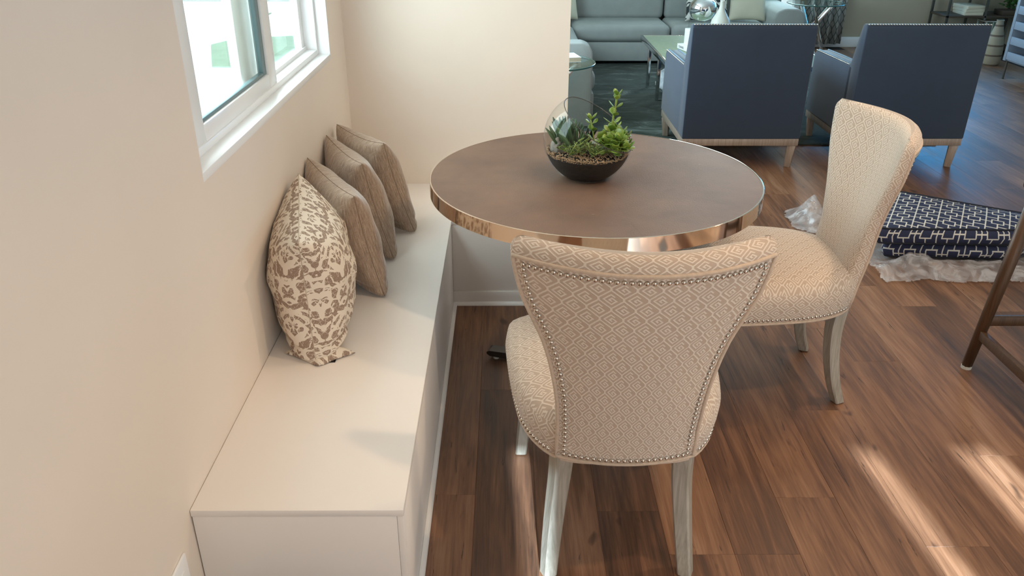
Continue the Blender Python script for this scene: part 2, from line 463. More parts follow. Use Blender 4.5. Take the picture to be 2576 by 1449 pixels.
MAT['sofadark'] = M('sofa base', S(60, 58, 56), 0.8)
MAT['cream'] = M('cream pillow linen', S(196, 192, 172), 0.85, var=0.05, bump=0.12, bscale=400)
MAT['sage'] = M('sage shagreen top', S(140, 152, 128), 0.35, var=0.12, vscale=25, bump=0.15, bscale=400)
MAT['paper'] = M('white paper', S(228, 228, 226), 0.7, var=0.02)
MAT['pages'] = M('book pages', S(206, 194, 170), 0.8, var=0.05)
MAT['ink'] = M('black ink', S(20, 20, 22), 0.7, var=0)
MAT['ceramic'] = M('white ceramic', S(214, 212, 202), 0.35, var=0.05, vscale=14)
MAT['mercury'] = M('silver mercury glass', (0.78, 0.80, 0.82, 1), 0.05, 1.0, var=0)
MAT['throw'] = M('grey white plush', S(190, 194, 198), 0.95, var=0.18, vscale=14, bump=0.5, bscale=80, bd=0.01)
MAT['soil'] = M('dark potting soil', S(27, 21, 17), 0.95, var=0.35, vscale=90, bump=0.8, bscale=180, bd=0.004)
MAT['gravel'] = M('tan gravel', S(158, 130, 102), 0.9, var=0.3, vscale=60)
MAT['rock'] = M('grey rock', S(140, 132, 124), 0.9, var=0.15, vscale=50, bump=0.8, bscale=110, bd=0.005)
def m_leaf(name, a, b, sc=30):
    k = NT(name); c = k.coord(); oi = k.n('ShaderNodeObjectInfo').outputs['Random']
    f = k.math('ADD', k.math('MULTIPLY', k.noise(c, sc, 2), 0.6), k.math('MULTIPLY', oi, 0.4))
    k.base(k.ramp(f, [(0.25, a), (0.75, b)])); k.rough(0.32); k.p.inputs['Subsurface Weight'].default_value = 0.08
    k.p.inputs['Subsurface Radius'].default_value = (0.004, 0.006, 0.002); return k.m
MAT['jade'] = m_leaf('jade leaf', S(80, 110, 34), S(146, 168, 72))
MAT['stem'] = m_leaf('jade stem', S(120, 140, 60), S(160, 172, 86))
MAT['finger'] = m_leaf('dark finger leaf', S(34, 62, 38), S(72, 104, 62))
MAT['sedum'] = m_leaf('sedum leaf', S(62, 92, 34), S(124, 142, 66))
MAT['haworthia'] = M('dark banded leaf', S(38, 48, 40), 0.4, var=0.5, vscale=260)

def m_lattice():
    k = NT('navy lattice weave'); uv = k.coord('UV')
    u = k.vmath('MULTIPLY', uv, (1 / 0.10, 1 / 0.12, 1)); x, y, _ = k.sep(u)
    fx = k.math('FRACT', x); fy = k.math('FRACT', y)
    pq = k.comb(fx, fy)
    hw = 0.022
    def bx(x0, y0, x1, y1):
        v = k.vmath('ABSOLUTE', k.vmath('SUBTRACT', pq, ((x0 + x1) / 2, (y0 + y1) / 2, 0)))
        s = k.sep(k.vmath('SUBTRACT', v, ((x1 - x0) / 2, (y1 - y0) / 2, 0)))
        return k.math('MAXIMUM', s[0], s[1])
    d = None
    for q in ((0, 0, 0, 1), (1, 0, 1, 1), (.25, .18, .75, .18), (.25, .55, .75, .55), (.25, .18, .25, .55), (.75, .18, .75, .55),
              (0, .36, .25, .36), (.75, .36, 1, .36), (.5, .55, .5, 1), (.5, 0, .5, .18), (0, .78, .5, .78), (.5, .92, 1, .92)):
        e = bx(*q); d = e if d is None else k.math('MINIMUM', d, e)
    line = k.ramp(d, [(hw, (1, 1, 1)), (hw + 0.012, (0, 0, 0))])
    k.base(k.mix(line, k.ramp(k.noise(uv, 500, 2), [(0.3, S(26, 30, 54)), (0.7, S(40, 46, 78))]), S(206, 200, 190)))
    k.rough(0.8); k.normal(k.bump(k.math('ADD', line, k.noise(uv, 900, 2)), 0.3, 0.001)); return k.m
MAT['lattice'] = m_lattice()
MAT['navywelt'] = M('navy welt', S(20, 22, 34), 0.8)
def m_plastic():
    k = NT('clear plastic wrap'); c = k.coord()
    k.base(S(225, 222, 224)); k.rough(0.12); k.p.inputs['Specular IOR Level'].default_value = 0.8
    nz = k.noise(c, 11, 3, 0.55, 1.2)
    k.normal(k.bump(nz, 0.5, 0.03))
    tr = k.n('ShaderNodeBsdfTransparent'); mx = k.n('ShaderNodeMixShader')
    k.l(k.ramp(nz, [(0.35, (0.16, 0.16, 0.16)), (0.65, (0.5, 0.5, 0.5))]), mx.inputs[0])
    k.l(tr.outputs[0], mx.inputs[1]); k.l(k.p.outputs[0], mx.inputs[2]); k.l(mx.outputs[0], k.out.inputs['Surface'])
    return k.m
MAT['plastic'] = m_plastic()
def m_curtain():
    k = NT('trellis curtain'); uv = k.coord('UV'); x, y, _ = k.sep(uv)
    px, py = 0.13, 0.26
    sn = k.math('MULTIPLY', k.math('SINE', k.math('MULTIPLY', y, 2 * PI / py)), 0.25)
    a = k.math('DIVIDE', x, px)
    l = None
    for sg, of in ((1, 0.25), (-1, 0.25), (1, 0.75), (-1, 0.75)):
        f = k.math('FRACT', k.math('ADD', k.math('ADD', a, k.math('MULTIPLY', sn, sg)), of))
        d = k.math('ABSOLUTE', k.math('SUBTRACT', f, 0.5))
        l = d if l is None else k.math('MINIMUM', l, d)
    line = k.ramp(l, [(0.025, (1, 1, 1)), (0.045, (0, 0, 0))])
    k.base(k.mix(line, S(176, 178, 176), S(84, 88, 90))); k.rough(0.85); return k.m
MAT['curtain'] = m_curtain()
def m_ikat():
    k = NT('black ornate print'); uv = k.coord('UV'); x, y, _ = k.sep(uv)
    mx = k.math('ABSOLUTE', x)
    v = k.comb(mx, y, 0.3)
    f = k.noise(v, 9, 1, 0.4, 1.4)
    k.base(k.mix(k.ramp(f, [(0.47, (0, 0, 0)), (0.50, (1, 1, 1))]), S(212, 212, 206), S(44, 52, 56))); k.rough(0.85); return k.m
MAT['ikat'] = m_ikat()
def m_rug():
    k = NT('distressed rug'); c = k.coord()
    f = k.noise(k.vmath('MULTIPLY', c, (1.6, 3.0, 1)), 1.5, 6, 0.72, 0.9)
    k.base(k.ramp(f, [(0.38, S(40, 46, 40)), (0.55, S(58, 66, 60)), (0.72, S(112, 118, 114))]))
    k.rough(0.95); k.normal(k.bump(k.noise(c, 300, 2), 0.3, 0.004)); return k.m
MAT['rug'] = m_rug()
MAT['banded'] = None
def m_banded():
    k = NT('banded basket vase'); c = k.coord(); x, y, z = k.sep(c)
    b = k.math('LESS_THAN', k.math('FRACT', k.math('DIVIDE', z, 0.095)), 0.18)
    k.base(k.mix(b, S(150, 138, 118), S(96, 78, 64))); k.rough(0.7); return k.m
MAT['banded'] = m_banded()
MAT['grasslawn'] = M('lawn', S(108, 128, 104), 0.9, var=0.2, vscale=9)
MAT['concrete'] = M('pale concrete', S(205, 208, 206), 0.9, var=0.03)
MAT['foliage'] = M('foliage', S(50, 90, 30), 0.6, var=0.3, vscale=20)
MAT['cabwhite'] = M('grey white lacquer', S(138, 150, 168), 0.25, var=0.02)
MAT['darkfill'] = M('dark box', S(34, 32, 34), 0.6)
MAT['blackmetal'] = M('aged metal', (0.16, 0.16, 0.15, 1), 0.35, 0.9, var=0.05)
MAT['shelfwood'] = M('dark shelf wood', S(70, 56, 44), 0.5, var=0.1)

# ------------------------------------------------------------------ room shell
XW, YB, YF = -0.694, 3.5725, 9.45     # left wall face, back stub wall face, far wall face
XE, XR, YN, ZC = 0.2705, 5.6, -1.2, 2.44
WY0, WY1, WZ0, WZ1 = 1.777, 3.274, 1.0155, 2.10
WT = 0.13
bm = bmesh.new()
add_box(bm, (XW - WT, YN, 0), (XW, WY0, ZC)); add_box(bm, (XW - WT, WY1, 0), (XW, 4.6, ZC)); add_box(bm, (XW - WT, 6.9, 0), (XW, YF, ZC))
add_box(bm, (XW - WT, 4.6, 0), (XW, 6.9, 0.9)); add_box(bm, (XW - WT, 4.6, 2.1), (XW, 6.9, ZC))
add_box(bm, (XW - WT, WY0, 0), (XW, WY1, WZ0)); add_box(bm, (XW - WT, WY0, WZ1), (XW, WY1, ZC))
tag(bobj('wall_left', bm, MAT['wall']), kind='structure')
tag(box('wall_back', (XW - 0.02, YB, 0), (XE, YB + 0.115, ZC), MAT['wall'], bev=0.0), kind='structure')
W2 = (2.05, 3.26, 0.22, 2.15)          # far window x0,x1,z0,z1
bm = bmesh.new()
W3 = (4.2, 5.5, 0.85, 2.05)
add_box(bm, (XW - WT, YF, 0), (W2[0], YF + WT, ZC)); add_box(bm, (W2[1], YF, 0), (W3[0], YF + WT, ZC)); add_box(bm, (W3[1], YF, 0), (XR + WT, YF + WT, ZC))
add_box(bm, (W3[0], YF, 0), (W3[1], YF + WT, W3[2])); add_box(bm, (W3[0], YF, W3[3]), (W3[1], YF + WT, ZC))
add_box(bm, (W2[0], YF, 0), (W2[1], YF + WT, W2[2])); add_box(bm, (W2[0], YF, W2[3]), (W2[1], YF + WT, ZC))
tag(bobj('wall_far', bm, MAT['farwall']), kind='structure')
bm = bmesh.new()
add_box(bm, (XR, YN, 0), (XR + WT, 1.2, ZC)); add_box(bm, (XR, 3.2, 0), (XR + WT, YF, ZC)); add_box(bm, (XR, 1.2, 2.2), (XR + WT, 3.2, ZC))  # gap in this wall added to go with the right-hand fill lamp
tag(bobj('wall_right', bm, MAT['farwall']), kind='structure')
# the wall behind the camera, with three unseen slots shaped to throw the sun streaks
bm = bmesh.new(); ny0, ny1 = YN - 0.1, YN
slots = [(0.275, 0.335), (1.36, 1.44), (1.68, 1.82)]
zs0, zs1 = 1.72, 2.19
NW = (0.55, 2.05, 0.75, 1.70)  # unseen opening, added to give the near fill lamp a place
for q in ((XW - WT, NW[0], 0, zs0), (NW[1], 2.2, 0, zs0), (NW[0], NW[1], 0, NW[2]), (NW[0], NW[1], NW[3], zs0)): add_box(bm, (q[0], ny0, q[2]), (q[1], ny1, q[3]))
add_box(bm, (XW - WT, ny0, zs1), (XR + WT, ny1, ZC)); add_box(bm, (4.6, ny0, 0), (XR + WT, ny1, zs1))
xs = [XW - WT] + [v for s in slots for v in s] + [2.2]

for i in range(0, len(xs), 2): add_box(bm, (xs[i], ny0, zs0), (xs[i + 1], ny1, zs1))
tag(bobj('wall_near', bm, MAT['wall']), kind='structure')
d1 = thing('added_door', None, None, (2.2, YN - 0.08, 0)); tag(d1, kind='structure')  # unseen glazed door, added to go with the near-right fill lamp
for k in range(2):
    x0 = 0.005 + k * 1.2
    bm = bmesh.new()
    for q in (((x0, 0, 0), (x0 + .07, .05, zs1 - .005)), ((x0 + 1.12, 0, 0), (x0 + 1.19, .05, zs1 - .005)), ((x0 + .07, 0, 0), (x0 + 1.12, .05, .1)), ((x0 + .07, 0, zs1 - .085), (x0 + 1.12, .05, zs1 - .005))): add_box(bm, *q, .003)
    lf = bobj('added_door_leaf', bm, MAT['trimwhite'], d1, auto=True)
    box('pane', (x0 + .07, .02, .1), (x0 + 1.12, .024, zs1 - .085), MAT['pane'], lf, bev=0)
tag(box('ceiling', (XW - WT, YN - 0.1, ZC), (XR + WT, YF + WT, ZC + 0.1), MAT['ceil'], bev=0), kind='structure')
floor = tag(box('floor', (XW - WT, YN - 0.1, -0.1), (XR + WT, YF + WT, -0.008), MAT['subfloor'], bev=0), kind='structure')
# planks
PW, PL = 0.176, 1.22
bm = bmesh.new(); add_box(bm, (-PW / 2 + 0.0002, -PL / 2 + 0.0002, -0.008), (PW / 2 - 0.0002, PL / 2 - 0.0002, 0.0), 0)
for v in bm.verts: pass
bmesh.ops.bevel(bm, geom=[e for e in bm.edges if all(v.co.z > -0.001 for v in e.verts)], offset=0.0006, segments=1, affect='EDGES')
plank0 = bobj('plank', bm, MAT['plank'], floor)
first = True
known = {1: 1.857, 0: 1.631 - 0.0, 3: 1.657, -1: 1.631, 2: 2.30, -2: 1.80, -3: 2.15, 4: 2.62, 5: 2.05, 6: 3.07}
RUG = (-0.2, 3.0, 5.50, 8.60)
for c in range(-5, 26):
    x = 0.611 + 0.176 * c + PW / 2
    y0 = known.get(c, (c * 0.457 * 1.22) % 1.22 + 1.0) - 2 * PL
    k = 0
    while y0 + k * PL < YF - 0.05:
        ya, yb = y0 + k * PL, y0 + (k + 1) * PL; k += 1
        if yb < 0.9 or (x < XE - 0.1 and ya > YB) or (x < -0.35): continue
        if ya > RUG[2] + 0.1 and yb < RUG[3] - 0.1 and x - PW / 2 > RUG[0] and x + PW / 2 < RUG[1]: continue
        if x > 1.0 * yb + 1.0: continue
        if ya > YF - 0.3: continue
        o = plank0 if first else inst(plank0, 'plank', floor); first = False
        o.location = (x, (ya + yb) / 2, 0)
        if yb > YF: 
            o.scale = (1, (YF - ya) / PL, 1); o.location.y = (ya + YF) / 2
# floor behind / beside the photographed part
tag(box('trim_1', (XW, YN, -0.008), (XR, 0.62, -0.001), MAT['plank'], bev=0), kind='structure')
tag(box('baseboard_far', (W2[1] - 0.6, YF - 0.016, 0), (XR, YF, 0.11), MAT['trimwhite'], bev=0.003), kind='structure')

# window_1: horizontal slider
w1 = thing('window_1', None, None, (XW - 0.045, WY0, WZ0)); tag(w1, kind='structure')
LW, HW = WY1 - WY0, WZ1 - WZ0
def ring(bm, x0, x1, y0, y1, z0, z1, t, tb=None, bev=0.004):
    tb = tb or t
    add_box(bm, (x0, y0, z0), (x1, y0 + t, z1), bev); add_box(bm, (x0, y1 - t, z0), (x1, y1, z1), bev)
    add_box(bm, (x0, y0 + t, z0), (x1, y1 - t, z0 + tb), bev); add_box(bm, (x0, y0 + t, z1 - t), (x1, y1 - t, z1), bev)
bm = bmesh.new(); ring(bm, -0.085, 0.0, 0, LW, 0, HW, 0.024, 0.022); bobj('frame', bm, MAT['trimwhite'], w1, auto=True)
y1, y2 = 0.19, 0.765            # sash glass from..to
def sashring(x0, x1, ya, yb, ga, gb, z0, gz0, z1, gz1, bev=0.004):
    bm = bmesh.new()
    add_box(bm, (x0, ya, z0), (x1, ga, z1), bev); add_box(bm, (x0, gb, z0), (x1, yb, z1), bev)
    add_box(bm, (x0, ga, z0), (x1, gb, gz0), bev); add_box(bm, (x0, ga, gz1), (x1, gb, z1), bev); return bm
sash = bobj('sash', sashring(-0.034, -0.004, 0.024, 0.88, y1, 0.80, 0.014, 0.064, HW - 0.02, HW - 0.08), MAT['trimwhite'], w1, auto=True)
bobj('gasket', sashring(-0.030, -0.012, y1, 0.80, y1 + .010, y2, 0.064, 0.074, HW - 0.08, HW - 0.09, .002), M('grey gasket', S(112, 138, 142), 0.4), sash, auto=True)
box('pane', (-0.022, y1 + .004, 0.068), (-0.019, y2 + .006, HW - 0.084), MAT['pane'], sash, bev=0)
fx = bobj('fixed_sash', sashring(-0.074, -0.046, 0.655, LW - 0.02, 0.83, LW - 0.075, 0.014, 0.030, HW - 0.02, HW - 0.08), MAT['trimwhite'], w1, auto=True)
box('pane', (-0.062, 0.826, 0.026), (-0.059, LW - 0.07, HW - 0.078), MAT['pane'], fx, bev=0)
for ya, yb in ((0.0, 0.004), (LW - 0.004, LW)): box('jamb', (-0.02, ya, 0.0), (0.0448, yb, HW), MAT['trimwhite'], w1, bev=0.0005)
box('track', (-0.046, 0.024, 0.014), (-0.038, LW - .024, 0.036), MAT['trimwhite'], w1, bev=0.001)
box('sill', (-0.02, 0.0, -0.02), (0.046, LW, 0.0015), MAT['trimwhite'], w1, bev=0.001)
box('latch', (-0.004, .83, 0.44), (0.012, .855, 0.52), MAT['trimwhite'], sash, bev=0.003)
# windows in the far wall
for nm, W_ in (('window_2', W2), ('window_3', W3)):
    w2 = thing(nm, None, None, (W_[0], YF, W_[2])); tag(w2, kind='structure')
    bm = bmesh.new(); ww, wh = W_[1] - W_[0], W_[3] - W_[2]
    for q in (((0, 0, 0), (0.06, 0.09, wh)), ((ww - 0.06, 0, 0), (ww, 0.09, wh)), ((0.06, 0, 0), (ww - 0.06, 0.09, 0.06)), ((0.06, 0, wh - 0.06), (ww - 0.06, 0.09, wh)), ((ww / 2 - 0.02, 0.02, 0.06), (ww / 2 + 0.02, 0.07, wh - 0.06))):
        add_box(bm, *q, 0.004)
    bobj('frame', bm, MAT['trimwhite'], w2, auto=True)
    box('pane', (0.06, 0.04, 0.06), (ww - 0.06, 0.044, wh - 0.06), MAT['pane'], w2, bev=0)
# outside the left window
tag(box('driveway', (-14, -4, -0.5), (XW - WT - 0.02, 16, -0.30), MAT['concrete'], bev=0), 'pale sunlit concrete driveway seen through the left window', 'driveway')

# ------------------------------------------------------------------ bench
XB, HB, BN, BF = -0.2267, 0.381, 1.376, 3.097
bench = thing('banquette_bench', 'white built-in L-shaped bench along the left and back walls', 'bench', (XW, BN, 0))
bx, by = XB - XW, YB - BN
def L(name, poly, z0, z1, bev=0.0015):
    bm = bmesh.new(); prism(bm, poly, 'z', z0, z1, bev); return bobj(name, bm, MAT['white'], bench, auto=True)
xe = XE - XW + 0.30; yr = BF - BN
L('bench_top', [(0.001, 0), (bx, 0), (bx, yr), (xe, yr), (xe, by - 0.001), (0.001, by - 0.001)], HB - 0.018, HB, 0.002)
box('end_panel', (0.003, 0.0015, 0), (bx - 0.0155, 0.018, HB - 0.0184), MAT['white'], bench, 0.001)
box('front_panel', (bx - 0.015, 0.0015, 0), (bx - 0.0005, yr + 0.004, HB - 0.0184), MAT['white'], bench, 0.001)
box('return_panel', (bx, yr + 0.0005, 0.0), (xe - 0.003, yr + 0.017, HB - 0.0184), MAT['white'], bench, 0.001)
box('toe_board', (bx, yr - 0.0055, 0.012), (xe - 0.003, yr, 0.062), MAT['white'], bench, 0.0015)
def quarter(name, a, b, n):
    bm = bmesh.new(); r = 0.014; a = Vector(a); b = Vector(b); n = Vector(n); vs = [[], []]
    prof = [(0, 0)] + [(r * math.cos(t), r * math.sin(t)) for t in np.linspace(0, PI / 2, 7)]
    for s, p in enumerate((a, b)):
        for (q, z) in prof: vs[s].append(bm.verts.new(p + n * q + Vector((0, 0, z))))
    m = len(prof)
    for i in range(m): bm.faces.new([vs[0][i], vs[1][i], vs[1][(i + 1) % m], vs[0][(i + 1) % m]])
    bm.faces.new(vs[0]); bm.faces.new(list(reversed(vs[1])))
    return bobj(name, bm, MAT['white'], bench, auto=True)
quarter('base_moulding', (bx, 0.0, 0), (bx, yr - 0.006, 0), (1, 0, 0))
quarter('base_moulding', (bx, yr - 0.006, 0), (xe - 0.003, yr - 0.006, 0), (0, -1, 0))

# outlet on the left wall
ot = thing('wall_outlet', 'white electrical outlet plate low on the left wall beside the bench end', 'outlet', (XW, 1.245, 0.268))
box('plate', (0.0, -0.064, -0.058), (0.0065, 0.064, 0.058), MAT['trimwhite'], ot, 0.0025)
for s in (-1, 1):
    f = box('socket_face', (0.0065, s * 0.024 - 0.017, -0.03), (0.0085, s * 0.024 + 0.017, 0.03), MAT['trimwhite'], ot, 0.001)
    box('slot', (0.0084, s * 0.024 - 0.002, 0.006), (0.0090, s * 0.024 + 0.002, 0.016), MAT['ink'], f, 0)
    box('slot', (0.0084, s * 0.024 - 0.002, -0.018), (0.0090, s * 0.024 + 0.002, -0.008), MAT['ink'], f, 0)

# ------------------------------------------------------------------ throw pillows
def pillow(root, A, B, C, D, T, mat, seam_mat, name='cover', n=30, fold=0.0, pinch=0.07, clampx=None, clampz=None, seed=1, pu=0.34, ptop=0.50, pbot=0.26, Tneg=None):
    """A near-bottom, B far-bottom, C far-top, D near-top, world coordinates; UV by arc length"""
    A, B, C, D = map(Vector, (A, B, C, D)); rr = random.Random(seed)
    nrm = (B - A).cross(D - A).normalized()
    V = []; U = []; Fc = []
    ph = [rr.uniform(0, 6) for _ in range(8)]
    def base(u, v):
        uu = u * (1 - pinch * (1 - v * v)); vv = v * (1 - pinch * (1 - u * u))
        s, t = (uu + 1) / 2, (vv + 1) / 2
        return A * (1 - s) * (1 - t) + B * s * (1 - t) + C * s * t + D * (1 - s) * t
    for side in (1, -1):
        grid = []
        for j in range(n + 1):
            row = []
            for i in range(n + 1):
                u = math.sin((i / n * 2 - 1) * PI / 2); v = math.sin((j / n * 2 - 1) * PI / 2)
                pv = ptop + (pbot - ptop) * (0.5 - 0.5 * v)
                h = (T if side > 0 else (Tneg or T)) * max(0.0, (1 - u * u)) ** pu * max(0.0, (1 - v * v)) ** pv
                if fold:
                    h *= 1 - fold * math.exp(-((v + 0.80 - 0.04 * u) / 0.05) ** 2)
                h *= 1 + 0.05 * math.sin(5 * u + ph[0]) * math.sin(4 * v + ph[1]) + 0.03 * math.sin(9 * v + 3 * u + ph[2]) + 0.02 * math.sin(15 * u - 8 * v + ph[3])
                p = base(u, v) + nrm * h * side
                if clampx is not None and p.x < clampx: p.x = clampx
                if clampz is not None and p.z < clampz: p.z = clampz
                row.append(p)
            grid.append(row)
        m = n // 2
        vc = [0.0]
        for j in range(n): vc.append(vc[-1] + (grid[j + 1][m] - grid[j][m]).length)
        for j in range(n + 1):
            c = [0.0]
            for i in range(n): c.append(c[-1] + (grid[j][i + 1] - grid[j][i]).length)
            for i in range(n + 1): V.append(grid[j][i]); U.append((side * c[i], vc[j]))
    N = (n + 1) ** 2
    for side in range(2):
        for j in range(n):
            for i in range(n):
                a = side * N + j * (n + 1) + i; q = (a, a + 1, a + n + 2, a + n + 1)
                Fc.append(q if side == 0 else tuple(reversed(q)))
    o = mesh(name, V, Fc, mat, root, U)
    bpts = []
    ring_ = [(t, -1) for t in np.linspace(-1, 1, 14)[:-1]] + [(1, t) for t in np.linspace(-1, 1, 14)[:-1]] + [(t, 1) for t in np.linspace(1, -1, 14)[:-1]] + [(-1, t) for t in np.linspace(1, -1, 14)[:-1]]
    for (u, v) in ring_:
        p = base(u, v)
        if clampx is not None: p.x = max(p.x, clampx + 0.002)
        if clampz is not None: p.z = max(p.z, clampz + 0.002)
        bpts.append(p)
    tube('seam', bpts, 0.0011, seam_mat, root, 6, True)
    return o
PX, PZ = XW + 0.003, HB + 0.001
pgrp = 'throw pillows leaning along the bench'
p1 = thing('throw_pillow', 'cream throw pillow with taupe damask print, nearest on the bench', 'pillow')
pillow(p1, (-0.545, 1.985, .392), (-.655, 2.44, .40), (-.655, 2.45, .795), (-.548, 1.968, .765), 0.142, MAT['damask'], MAT['seamlight'], Tneg=0.112, fold=0.22, clampx=PX, clampz=PZ, seed=3, pbot=.10, ptop=.60)
# folded lower corner flap and sewn-in tag
V = []; U = []; Fc = []
for j in range(7):
    for i in range(13):
        s = i / 12; t = j / 6
        w = (1 - t) * 0.092 + 0.010
        x = -0.545 + (s * 2 - 1) * w + 0.01 * t; y = 2.04 - 0.070 * t * (1 - (s * 2 - 1) ** 2 * 0.2) ; z = HB + 0.003 + 0.024 * (1 - t) ** 1.3 * (1 - abs(s * 2 - 1) ** 2.5) + 0.006 * math.sin(t * PI) * (1 - abs(s * 2 - 1))
        V.append((x, y, z)); U.append((1.2 + x, y))
for j in range(6):
    for i in range(12): a = j * 13 + i; Fc.append((a, a + 13, a + 14, a + 1))
flap = mesh('corner_fold', V, Fc, MAT['damask'], p1, U)
sm = flap.modifiers.new('thick', 'SOLIDIFY'); sm.thickness = 0.006; sm.offset = 1
bm = bmesh.new(); add_box(bm, (-0.534, 1.992, HB + 0.0012), (-0.492, 2.012, HB + 0.0025), 0)
tg = bobj('care_tag', bm, MAT['tag'], p1); tg['label'] = 'black care tag'
def text(name, s, size, mat, parent, mw, ext=0.0004):
    cu = bpy.data.curves.new(name, 'FONT'); cu.body = s; cu.size = size; cu.extrude = ext; cu.align_x = 'CENTER'; cu.align_y = 'CENTER'
    t = bpy.data.objects.new(name, cu); COL.objects.link(t)
    dg = bpy.context.evaluated_depsgraph_get(); dg.update()
    me = bpy.data.meshes.new_from_object(t.evaluated_get(dg)); me.materials.clear(); me.materials.append(mat)
    bpy.data.objects.remove(t); o = bpy.data.objects.new(name, me); COL.objects.link(o); o.parent = parent; o.matrix_basis = mw; return o
text('lettering', 'N T O R I', 0.0062, MAT['tagprint'], tg, Matrix.Translation((-0.511, 1.998, HB + 0.0026)))
lathe('emblem', [(0.0001, 0.0006), (0.003, 0.0005), (0.0032, 0)], MAT['tagprint'], tg, 10, (-0.513, 2.0065, HB + 0.0024))
for (nb, nt, ft, lab, sd) in (
    ((-.405, 2.40, .39), (-.462, 2.325, .765), (-.685, 2.70, .77), 'taupe slub-weave throw pillow directly behind the damask one', 5),
    ((-.412, 2.70, .39), (-.49, 2.65, .765), (-.685, 3.02, .76), 'taupe slub-weave throw pillow, the middle of the three plain ones', 8),
    ((-.362, 2.962, .39), (-.45, 2.895, .765), (-.675, 3.18, .76), 'taupe slub-weave throw pillow farthest along the bench near the corner', 11)):
    t = thing('throw_pillow', lab, 'pillow', group=pgrp)
    nb, nt, ft = map(Vector, (nb, nt, ft)); fb = nb + (ft - nt); fb.x = max(fb.x, -0.66); fb.z = .39
    pillow(t, nb, fb, ft, nt, 0.082, MAT['slub'], MAT['seam'], clampx=PX, clampz=PZ, seed=sd, fold=0.25, pbot=.22, ptop=.42, pinch=.10)
p1['group'] = pgrp

# ------------------------------------------------------------------ dining chairs
ch = thing('dining_chair', 'dining chair in beige key-pattern fabric, its nailhead back to us, nearest the camera', 'chair', (0.286, 1.565, 0), 0, 'beige dining chairs at the round table')
ZB, ZT = 0.362, 0.925
wz = [0.355, .45, .54, .59, .655, .71, .753, .82, .88, .93, .96]; ww_ = [.167, .166, .170, .177, .190, .206, .224, .253, .268, .276, .278]
def wid(z): return interp(z, wz, ww_)
def sag(z): return interp(z, [.36, .55, .75, .93], [.034, .042, .080, .112])
def yre(z): return interp(z, [.36, .60, .93], [-.012, -.062, -.136])
def thk(z): return interp(z, [.36, .50, .80, .95], [.070, .078, .070, .062])
def back_pt(s, z, side, inset=0.0):
    """side 0 rear, 1 front; s in -1..1"""
    w = wid(z) - inset; t = thk(z)
    e = 1 - 0.52 * abs(s) ** 4
    y = yre(z) + sag(z) * s * s
    x = s * w
    a = (inset, t * e - inset)[side] if t * e - inset > inset else t * e / 2
    return Vector((x * (1 if side == 0 else 0.985), y + a, z))
ns = 24
ss = [-1 + 2 * i / ns for i in range(ns + 1)]
levels = [(z, 0.0) for z in np.linspace(ZB, ZT, 26)] + [(.938, .003), (.948, .009), (.954, .017), (.956, .024)]
V = []; U = []; Fc = []
for (z, ins) in levels:
    loop = [(back_pt(s, z, 0, ins), (s * .26, z)) for s in ss]
    rp, fp = back_pt(1, z, 0, ins), back_pt(1, z, 1, ins)
    loop += [(rp.lerp(fp, t) + Vector((.006 * math.sin(t * PI), 0, 0)), (.26 + .05 * t, z)) for t in (.2, .5, .8)]
    loop += [(back_pt(s, z, 1, ins), (.31 + (1 - s) * .28, z)) for s in reversed(ss)]
    rp, fp = back_pt(-1, z, 1, ins), back_pt(-1, z, 0, ins)
    loop += [(rp.lerp(fp, t) - Vector((.006 * math.sin(t * PI), 0, 0)), (.87 + .05 * t, z)) for t in (.2, .5, .8)]
    loop.append((loop[0][0].copy(), (.92, z)))
    for p, u in loop: V.append(p); U.append(u)
nl = len(V) // len(levels)
# the roll over the top continues the pattern of the rear face
for li, (z, ins) in enumerate(levels):
    if ins > 0:
        for i in range(nl):
            U[li * nl + i] = (U[li * nl + i][0], ZT + (z - ZT) + ins * 1.0)
for j in range(len(levels) - 1):
    for i in range(nl - 1):
        a = j * nl + i; Fc.append((a, a + 1, a + nl + 1, a + nl))
top = (len(levels) - 1) * nl
for i in range(ns):                       # cap strip between rear and front
    a = top + i; b = top + (ns + 4 + ns) - i
    Fc.append((a, a + 1, b - 1, b))
Fc.append(tuple(top + k for k in range(ns, ns + 5))); Fc.append((top + 2 * ns + 4, top + 2 * ns + 5, top + 2 * ns + 6, top + 2 * ns + 7, top))
bot = [k for k in range(nl - 1)]
Fc.append(tuple(reversed(bot)))
back = mesh('backrest', V, Fc, MAT['key'], ch, U)
def rear(s, z, out=0.0): 
    p = back_pt(s, z, 0); return p + Vector((0, -out, 0))
per = [rear(s, ZB + .004, .001) for s in np.linspace(-1, 1, 17)] + [rear(1, z, .001) for z in np.linspace(ZB + .03, ZT - .012, 26)] + \
      [rear(s, ZT - .006, .001) for s in np.linspace(1, -1, 25)] + [rear(-1, z, .001) for z in np.linspace(ZT - .012, ZB + .03, 26)]
tube('piping', per, 0.0048, MAT['welt'], back, 8, True)
ins = 0.017
def nl_pt(s, z):
    w = wid(z); return rear(s * (w - ins) / w, z, .0015)
np_ = resample([nl_pt(s, ZB + .016) for s in np.linspace(-1, 1, 17)] + [nl_pt(1, z) for z in np.linspace(ZB + .03, ZT - .026, 30)][0:] +
               [nl_pt(s, ZT - .022) for s in np.linspace(1, -1, 25)] + [nl_pt(-1, z) for z in np.linspace(ZT - .026, ZB + .03, 30)], 0.0148, True)
